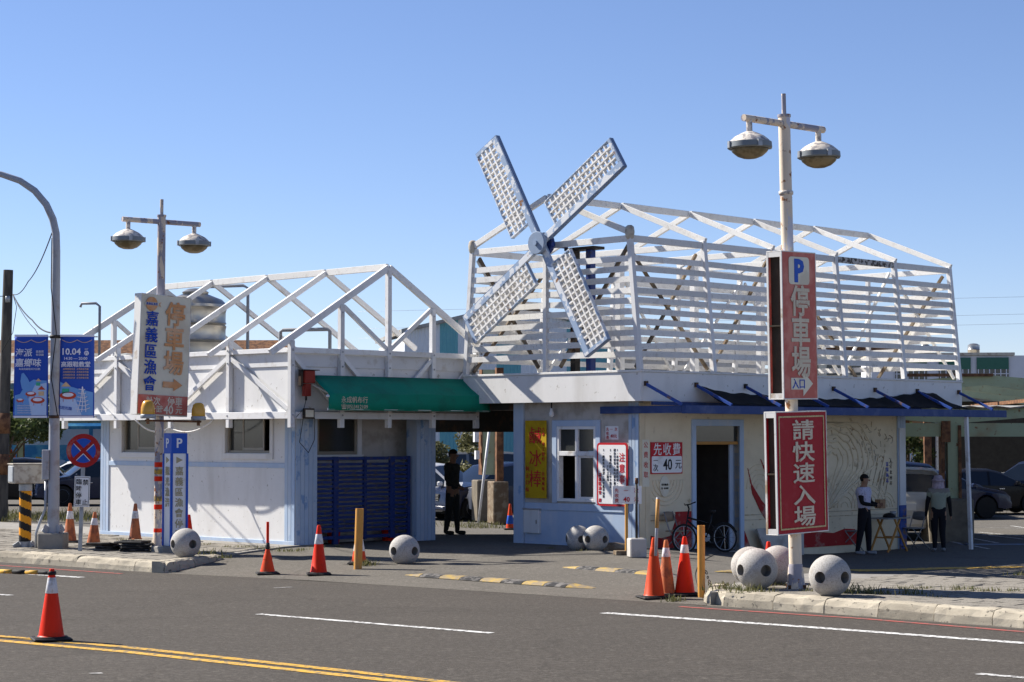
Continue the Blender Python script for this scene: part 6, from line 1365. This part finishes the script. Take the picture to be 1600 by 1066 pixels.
    # hair / hat, ears, nose, eyes, mouth
    hp = Vector(J['head'][:3])*k; F = Matrix.Rotation(pose.get('head_turn', 0), 4, 'Z')
    def hm(b, name, mat): 
        b.v = [tuple(hp+(F @ Vector(v))*k) for v in b.v]; return b.build(name, mat, t, True)
    def ell(b, c, r, n=14, m=9, cut=None):
        vs = []; fs = []
        for i in range(m+1):
            a = math.pi*i/m
            for j in range(n): q = 2*math.pi*j/n; vs.append((c[0]+r[0]*math.sin(a)*math.cos(q), c[1]+r[1]*math.sin(a)*math.sin(q), c[2]+r[2]*math.cos(a)))
        for i in range(m):
            for j in range(n):
                f_ = (i*n+j, (i+1)*n+j, (i+1)*n+(j+1)%n, i*n+(j+1)%n); cc = sum((Vector(vs[x]) for x in f_), Vector())/4
                if cut is None or cut(cc): fs.append(f_)
        b.add(vs, fs); return b
    hm(ell(MB(), (0, .004, .03), (.082, .098, .095), 20, 14, lambda c: c.z > .035 or c.y > .02 and c.z > -.05), 'hair', 'hair')
    hm(ell(MB(), (0, -.10, -.015), (.012, .02, .02)), 'nose', mats['skin'])
    for s_ in (-1, 1): hm(ell(MB(), (s_*.082, .01, -.01), (.01, .02, .03)), 'ear', mats['skin']); hm(ell(MB(), (s_*.032, -.088, .012), (.012, .008, .006)), 'eye', 'hair')
    hm(ell(MB(), (0, -.094, -.055), (.022, .008, .005)), 'mouth', 'mural_red')
    if hat == 'bucket':
        hb = hm(MB().lathe([(.155, .0), (.14, .035), (.105, .055), (.10, .09), (.085, .125), (.04, .14), (.005, .142)], 22, caps=False), 'sun_hat', mats['hat']); s_ = hb.modifiers.new('s', 'SOLIDIFY'); s_.thickness = .008
        b = MB(); vs = []; n = 22
        for i, z in enumerate((.03, -.05, -.12, -.17)):
            for j in range(n):
                a = R(10)+R(160+40*0)*j/(n-1); a = R(-15)+R(210)*j/(n-1); r_ = (.128, .128, .135, .145)[i]+.008*math.sin(j*1.7+i); vs.append((r_*math.cos(a), r_*math.sin(a)*.95, z))
        b.add(vs, [(i*n+j, i*n+j+1, (i+1)*n+j+1, (i+1)*n+j) for i in range(3) for j in range(n-1)]); hm(b, 'neck_flap', mats['hat'])
    if hat == 'helmet': hm(ell(MB(), (0, .0, .03), (.135, .15, .14), 24, 16, lambda c: c.z > -.07), 'helmet', 'car_black'); hm(ell(MB(), (0, -.03, .01), (.130, .13, .07), 20, 12, lambda c: c.y < -.03), 'visor', 'car_glass')
    return t
# man in the pale shirt, side-on, looking back to the right, holding a small carton
person('man in a pale patterned t-shirt and black trousers holding a carton at the folding table', Gat(1351, 867), R(58), 1.66,
       dict(Lel=(.20, -.06, 1.10), Lwrist=(.12, -.27, 1.07), Rel=(-.22, -.04, 1.10), Rwrist=(-.10, -.27, 1.06), Lhand=(-.3, -1, .05), Rhand=(.3, -1, .05), Lside=(0, 0, 1), Rside=(0, 0, 1), curl=.6,
            Lkn=(.10, -.05, .48), Lan=(.12, -.05, .09), Lheel=(.12, -.03, .045), Ltoe=(.13, -.23, .035), Rkn=(-.09, .05, .48), Ran=(-.10, .12, .09), Rheel=(-.10, .14, .045), Rtoe=(-.11, -.06, .035), head_turn=R(25)),
       dict(skin='skin', arm='sleeve_black', leg='trouser_black', shoe='shoe_grey', shirt='shirt_lilac'))
person('woman seen from behind in an olive top, black sleeves and mauve sun hat', Gat(1467, 862), R(176), 1.60,
       dict(Lel=(.25, .0, 1.10), Lwrist=(.27, -.06, .86), Rel=(-.25, .01, 1.10), Rwrist=(-.28, -.05, .86), Lkn=(.09, -.04, .48), Lan=(.09, .0, .09), Rkn=(-.08, -.01, .48)),
       dict(skin='skin', arm='sleeve_black', leg='trouser_black', shoe='shoe_grey', shirt='shirt_olive', yoke='yoke_grey', hat='hat_mauve'), hat='bucket')
person('man with clothes and arms painted near-black for shade, standing in the passage', (lambda p: (p.x, p.y, ground_z(p.x, p.y)+.006))(gp(707, 837, .10)), R(70), 1.84,
       dict(Lel=(.22, .06, 1.11), Lwrist=(.16, -.08, .98), Rel=(-.22, .05, 1.11), Rwrist=(-.14, -.10, .98), Lhand=(-.5, -.6, -.4), Rhand=(.5, -.6, -.4), Lan=(.10, -.07, .09), Lheel=(.10, -.05, .045), Ltoe=(.11, -.25, .035), Ran=(-.10, .10, .09), Rheel=(-.10, .12, .045), Rtoe=(-.10, -.08, .035), Rkn=(-.10, .04, .48), Lkn=(.10, -.04, .48)),
       dict(skin='skin', arm='drab', leg='drab', shoe='drab', shirt='drab'))  # clothes and arms made near-black, the passage shade put into their colour
person('helmeted rider glimpsed through the open kiosk window', RW(1.15, 2.72, -.25), R(60), 1.72, dict(), dict(skin='skin', arm='sleeve_black', leg='trouser_black', shoe='drab', shirt='sleeve_black'), hat='helmet')
# ================================================================== FURNITURE, BICYCLE
def fold_chair(label, loc, rz, pad='chair_grey'):
    t = thing('folding_chair', label, 'chair', loc, rz, 'metal folding chairs'); P_ = lambda b, n, m='chair_grey': mk(b, n, m, t, True)
    for s_ in (-1, 1): P_(MB().tube([(s_*.21, .26, 0), (s_*.20, -.05, .42), (s_*.19, -.20, .80)][::1] if 0 else [(s_*.21, -.25, 0), (s_*.20, .08, .46), (s_*.19, .20, .82)], .012), 'leg'); P_(MB().tube([(s_*.19, .28, 0), (s_*.18, -.16, .45)], .012), 'leg')
    mk(MB().box((-.20, -.19, .44), (.20, .17, .465)), 'seat', pad, t, bevel=.01)
    b = MB(); vs = []
    for i in range(9):
        x = -.20+.05*i; y = .20+.03*(1-((i-4)/4)**2)
        for z in (.62, .82): vs.append((x, y-.02+(z-.62)*.1, z-.02*((i-4)/4)**2*(1 if z > .7 else -1)))
    b.add(vs, [(2*i, 2*i+2, 2*i+3, 2*i+1) for i in range(8)]); o = P_(b, 'backrest', pad); s_ = o.modifiers.new('s', 'SOLIDIFY'); s_.thickness = .012
    P_(MB().tube([(-.20, -.22, .05), (.20, -.22, .05)], .010), 'stretcher'); P_(MB().tube([(-.18, .25, .06), (.18, .25, .06)], .010), 'stretcher')
fold_chair('grey folding chair left of the man at the table', Gat(1329, 863), R(70)); fold_chair('grey folding chair between the table and the cream hatchback', Gat(1427, 858), R(-60)); fold_chair('brown folding chair behind the bicycle', RW(.70, -.36, -.0), R(60), 'chair_pad')
q = Gat(1389, 862); t = thing('folding_table', 'orange-legged folding table with things on it beside the cream wall', 'table', q, R(45)); mk(MB().box((-.42, -.28, .70), (.42, .28, .725)), 'table_top', 'table_top', t, bevel=.006)
for y in (-.22, .22):
    for s_ in (-1, 1): mk(MB().beam((s_*.36, y, .0), (-s_*.10*1.0+.0, y, .70), .03, .04), 'leg', 'table_wood', t)
for s_ in (-1, 1): mk(MB().beam((s_*.20, -.22, .30), (s_*.20, .22, .30), .025, .03), 'stretcher', 'table_wood', t)
tz = q[2]+.726
tp = Vector((q[0], q[1], tz))
for k, (dx, dy, sx, sz, m_, n_, lab) in enumerate(((-.28, .02, .10, .16, 'card_brown', 'carton', 'brown carton held at the left end of the folding table'), (.02, .0, .11, .07, 'ink_black', 'black_bag', 'black bag lying on the folding table'), (.20, .03, .07, .12, 'galv', 'metal_tin', 'grey tin on the folding table'))):
    b = MB()
    if n_ == 'carton': b.box((-sx, -sx*.7, .2), (sx, sx*.7, .2+sz*1.2))
    elif n_ == 'metal_tin': b.lathe([(sx, 0), (sx, sz), (sx*.9, sz+.01), (.01, sz+.012)], 16)
    else: b.lathe([(sx*1.2, 0), (sx*1.3, sz*.5), (sx*.9, sz*1.1), (sx*.3, sz*1.4), (.02, sz*1.45)], 12)
    o = tag(b.build(n_, m_, None, n_ != 'carton', bevel=.004 if n_ == 'carton' else 0), lab, {'carton': 'carton', 'black_bag': 'bag', 'metal_tin': 'tin'}[n_]); v = tp+E2*dx+E1*dy; o.location = v; o.rotation_euler = (0, 0, R(45))
bk_ = Vector(RW(.98, -.80, 0)); bz = ground_z(bk_.x, bk_.y)+.006; t = thing('bicycle', 'black bicycle leaning at the kiosk doorway', 'bicycle', (bk_.x, bk_.y, bz), R(40), rot=(R(-6), 0, R(22)))
wr_ = .285; t.scale = (.88, .88, .92)
def bwheel(x):
    w_ = mk(MB().tube([(x+wr_*math.cos(a), 0, wr_+wr_*math.sin(a)) for a in [2*math.pi*k/28 for k in range(29)]], .021, 7, False), 'wheel', 'tyre', t, True); mk(MB().tube([(x+(wr_-.03)*math.cos(a), 0, wr_+(wr_-.03)*math.sin(a)) for a in [2*math.pi*k/28 for k in range(29)]], .009, 5, False), 'rim', 'rim', w_, True)
    for k in range(12): a = 2*math.pi*k/12; mk(MB().tube([(x, 0, wr_), (x+(wr_-.03)*math.cos(a), 0, wr_+(wr_-.03)*math.sin(a))], .0025, 4), 'spoke', 'chrome', w_)
bwheel(-.48); bwheel(.50)
T_ = lambda pts, r_, n, m='car_black': mk(MB().tube(pts, r_, 8), n, m, t, True)
T_([(-.48, 0, wr_), (-.40, 0, .62), (-.33, 0, .90)], .018, 'fork'); T_([(-.39, 0, .66), (.05, 0, .30)], .022, 'down_tube'); T_([(-.38, 0, .72), (.16, 0, .58)], .02, 'top_tube'); T_([(.05, 0, .30), (.18, 0, .62), (.22, 0, .80)], .02, 'seat_tube'); T_([(.05, 0, .30), (.50, 0, wr_)], .014, 'chain_stay'); T_([(.17, 0, .58), (.50, 0, wr_)], .012, 'seat_stay')
T_([(-.33, 0, .90), (-.36, 0, .98)], .018, 'stem'); T_([(-.30, -.27, 1.02), (-.36, -.12, .985), (-.36, .12, .985), (-.30, .27, 1.02)], .014, 'handlebar'); mk(MB().lathe([(.02, .80), (.075, .83), (.07, .86), (.01, .865)], 12, (.24, 0, 0)), 'saddle', 'rubber', t, True); mk(MB().lathe([(.09, -.012), (.09, .012)], 18, mat=Matrix.Translation((.05, 0, .30)) @ Matrix.Rotation(R(90), 4, 'X')), 'chainring', 'galv', t); T_([(.05, -.06, .30), (.12, -.06, .18)], .01, 'crank', 'galv'); mk(MB().box((.08, -.14, .17), (.16, -.05, .19)), 'pedal', 'rubber', t); mk(MB().tube([(.5+.32*math.cos(R(a)), 0, wr_+.32*math.sin(R(a))) for a in range(20, 161, 20)], .012, 6), 'mudguard', 'car_black', t, True)
# ================================================================== VEGETATION
def leaf_cloud(blobs, n, size, rng):
    b = MB(); vs = []; fs = []
    for _ in range(n):
        c, r_ = rng.choice(blobs); d = Vector((rng.gauss(0, 1), rng.gauss(0, 1), rng.gauss(0, 1))).normalized()*(rng.random()**.45); p = Vector(c)+Vector((d.x*r_[0], d.y*r_[1], d.z*r_[2]))
        e = Euler((rng.uniform(0, 6.3), rng.uniform(0, 6.3), rng.uniform(0, 6.3))).to_matrix(); s_ = size*rng.uniform(.6, 1.4); k = len(vs)
        vs += [p+e @ Vector((-s_*.35, 0, 0)), p+e @ Vector((0, -s_*.9, .1*s_)), p+e @ Vector((s_*.35, 0, 0)), p+e @ Vector((0, s_*.9, .1*s_))]; fs.append((k, k+1, k+2, k+3))
    b.v = [tuple(v) for v in vs]; b.f = fs; return b
def tree(label, loc, h, w_, n, leaf, seed, size=.16, name='tree'):
    rng = random.Random(seed); t = thing(name, label, 'tree', loc); blobs = []
    trunk = MB().tube([(0, 0, 0), (rng.uniform(-.1, .1), 0, h*.3), (rng.uniform(-.2, .2), .1, h*.55)], [.16*h/5, .12*h/5, .07*h/5], 10); mk(trunk, 'trunk', 'bark', t, True)
    for k in range(11):
        a = rng.uniform(0, 6.28); rr = w_*rng.uniform(.25, .8); z = h*rng.uniform(.38, .9); e = (rr*math.cos(a), rr*math.sin(a), z); blobs.append((e, (w_*.38*rng.uniform(.6, 1.2), w_*.38*rng.uniform(.6, 1.2), h*.13*rng.uniform(.7, 1.3))))
        mk(MB().tube([(0, 0, h*.35), (e[0]*.5, e[1]*.5, z*.82), e], [.05*h/5, .03*h/5, .01], 6), 'limb', 'bark', t, True)
    b = leaf_cloud(blobs, n, size, rng); me = bpy.data.meshes.new('crown'); me.from_pydata(b.v, [], b.f); me.materials.append(MATS[leaf]); link('crown', me, t)
p = atY(8, 700, 64); tree('small-leaved tree behind the utility pole at the left edge', (p.x, p.y, -.2), 4.3, 2.1, 9000, 'leaf_green', 4, .10)
p = atY(706, 700, 70); tree('olive-green tree seen through the passage', (p.x-.3, p.y, -.2), 3.0, 1.5, 6000, 'leaf_olive', 9, .09)
p = atY(745, 700, 74); tree('yellow-green shrub beside the passage column', (p.x, p.y, -.2), 2.7, 1.1, 3000, 'leaf_olive', 12, .08)
p = atY(1420, 720, 74); tree('dark tree in front of the painted panel on the right', (p.x, p.y, -.2), 2.9, .9, 2500, 'leaf_green', 15, .10)
def tufts(label, spots, n, hgt, spread, seed, zf=ground_z, name='grass'):
    rng = random.Random(seed); vs = []; fs = []
    for (x, y, z, s_) in spots:
        for _ in range(int(n*s_)):
            px_, py_ = x+rng.gauss(0, spread*s_), y+rng.gauss(0, spread*s_*.6); a = rng.uniform(0, 6.28); h_ = hgt*s_*rng.uniform(.4, 1.2); ln = rng.uniform(.2, .7)*h_; k = len(vs); w_ = .006+.004*rng.random()
            dx, dy = math.cos(a), math.sin(a); vs += [(px_-dy*w_, py_+dx*w_, z), (px_+dy*w_, py_-dx*w_, z), (px_+dx*ln*.5+dy*w_*.6, py_+dy*ln*.5-dx*w_*.6, z+h_*.65), (px_+dx*ln, py_+dy*ln, z+h_)]; fs += [(k, k+1, k+2), (k, k+2, k+3)]
    me = bpy.data.meshes.new(name); me.from_pydata(vs, [], fs); me.materials.append(MATS['grass']); o = link(name, me); return tag(o, label, 'grass', kind='stuff')
def sp(l, z): return [(*gp(u, v, z)[:2], z, s_) for u, v, s_ in l]
tufts('grass tufts along the kerb and balls by the right lamp post', sp([(1125, 922, .8), (1140, 921, .5), (1155, 924, 1), (1165, 926, .8), (1180, 927, .9), (1215, 916, .7), (1265, 925, .5), (1310, 928, .9), (1330, 925, 1.1), (1345, 928, .7), (1360, 929, .9), (1376, 930, .5), (1410, 921, .6), (1425, 930, .9), (1465, 934, .4), (1495, 923, .7), (1540, 925, .6), (1580, 925, .6), (1130, 915, .6), (1600, 899, .6), (1450, 921, .5), (1520, 922, .5)], .17), 60, .11, .16, 3)
tufts('grass tufts at the foot of the white shed and in the left pavement joints', sp([(312, 868, 1.1), (322, 866, .7), (335, 870, .5), (350, 872, .6), (385, 857, .6), (410, 858, .7), (440, 862, .6), (455, 862, .6), (200, 846, .7), (220, 850, .6), (320, 852, .5), (360, 856, .5), (470, 860, .5)], .15), 50, .12, .18, 5)
tufts('weeds round the bases of cones, orange posts and humps', [(*G(u, v)[:2], G(u, v).z, s_) for u, v, s_ in ((568, 885, 1.0), (573, 884, .7), (500, 857, .5), (530, 856, .5), (1055, 940, .7), (1048, 941, .5), (1128, 936, .5), (905, 862, .4), (860, 858, .4))], 50, .14, .10, 6)
tufts('weedy grass strip behind the left pavement and round the passage blocks', [(*G(u, v)[:2], G(u, v).z, s_) for u, v, s_ in [(u_, 808+random.uniform(-6, 8), random.uniform(.8, 1.8)) for u_ in range(-10, 150, 5)]]+[(*G(u, v)[:2], G(u, v).z, 1.2) for u, v in ((735, 824), (745, 825), (755, 825), (765, 825), (722, 823))]+[(*G(u, v)[:2], G(u, v).z, 1.6) for u, v in ((1498, 800), (1508, 802), (1515, 803), (1490, 803))], 40, .15, .35, 8)
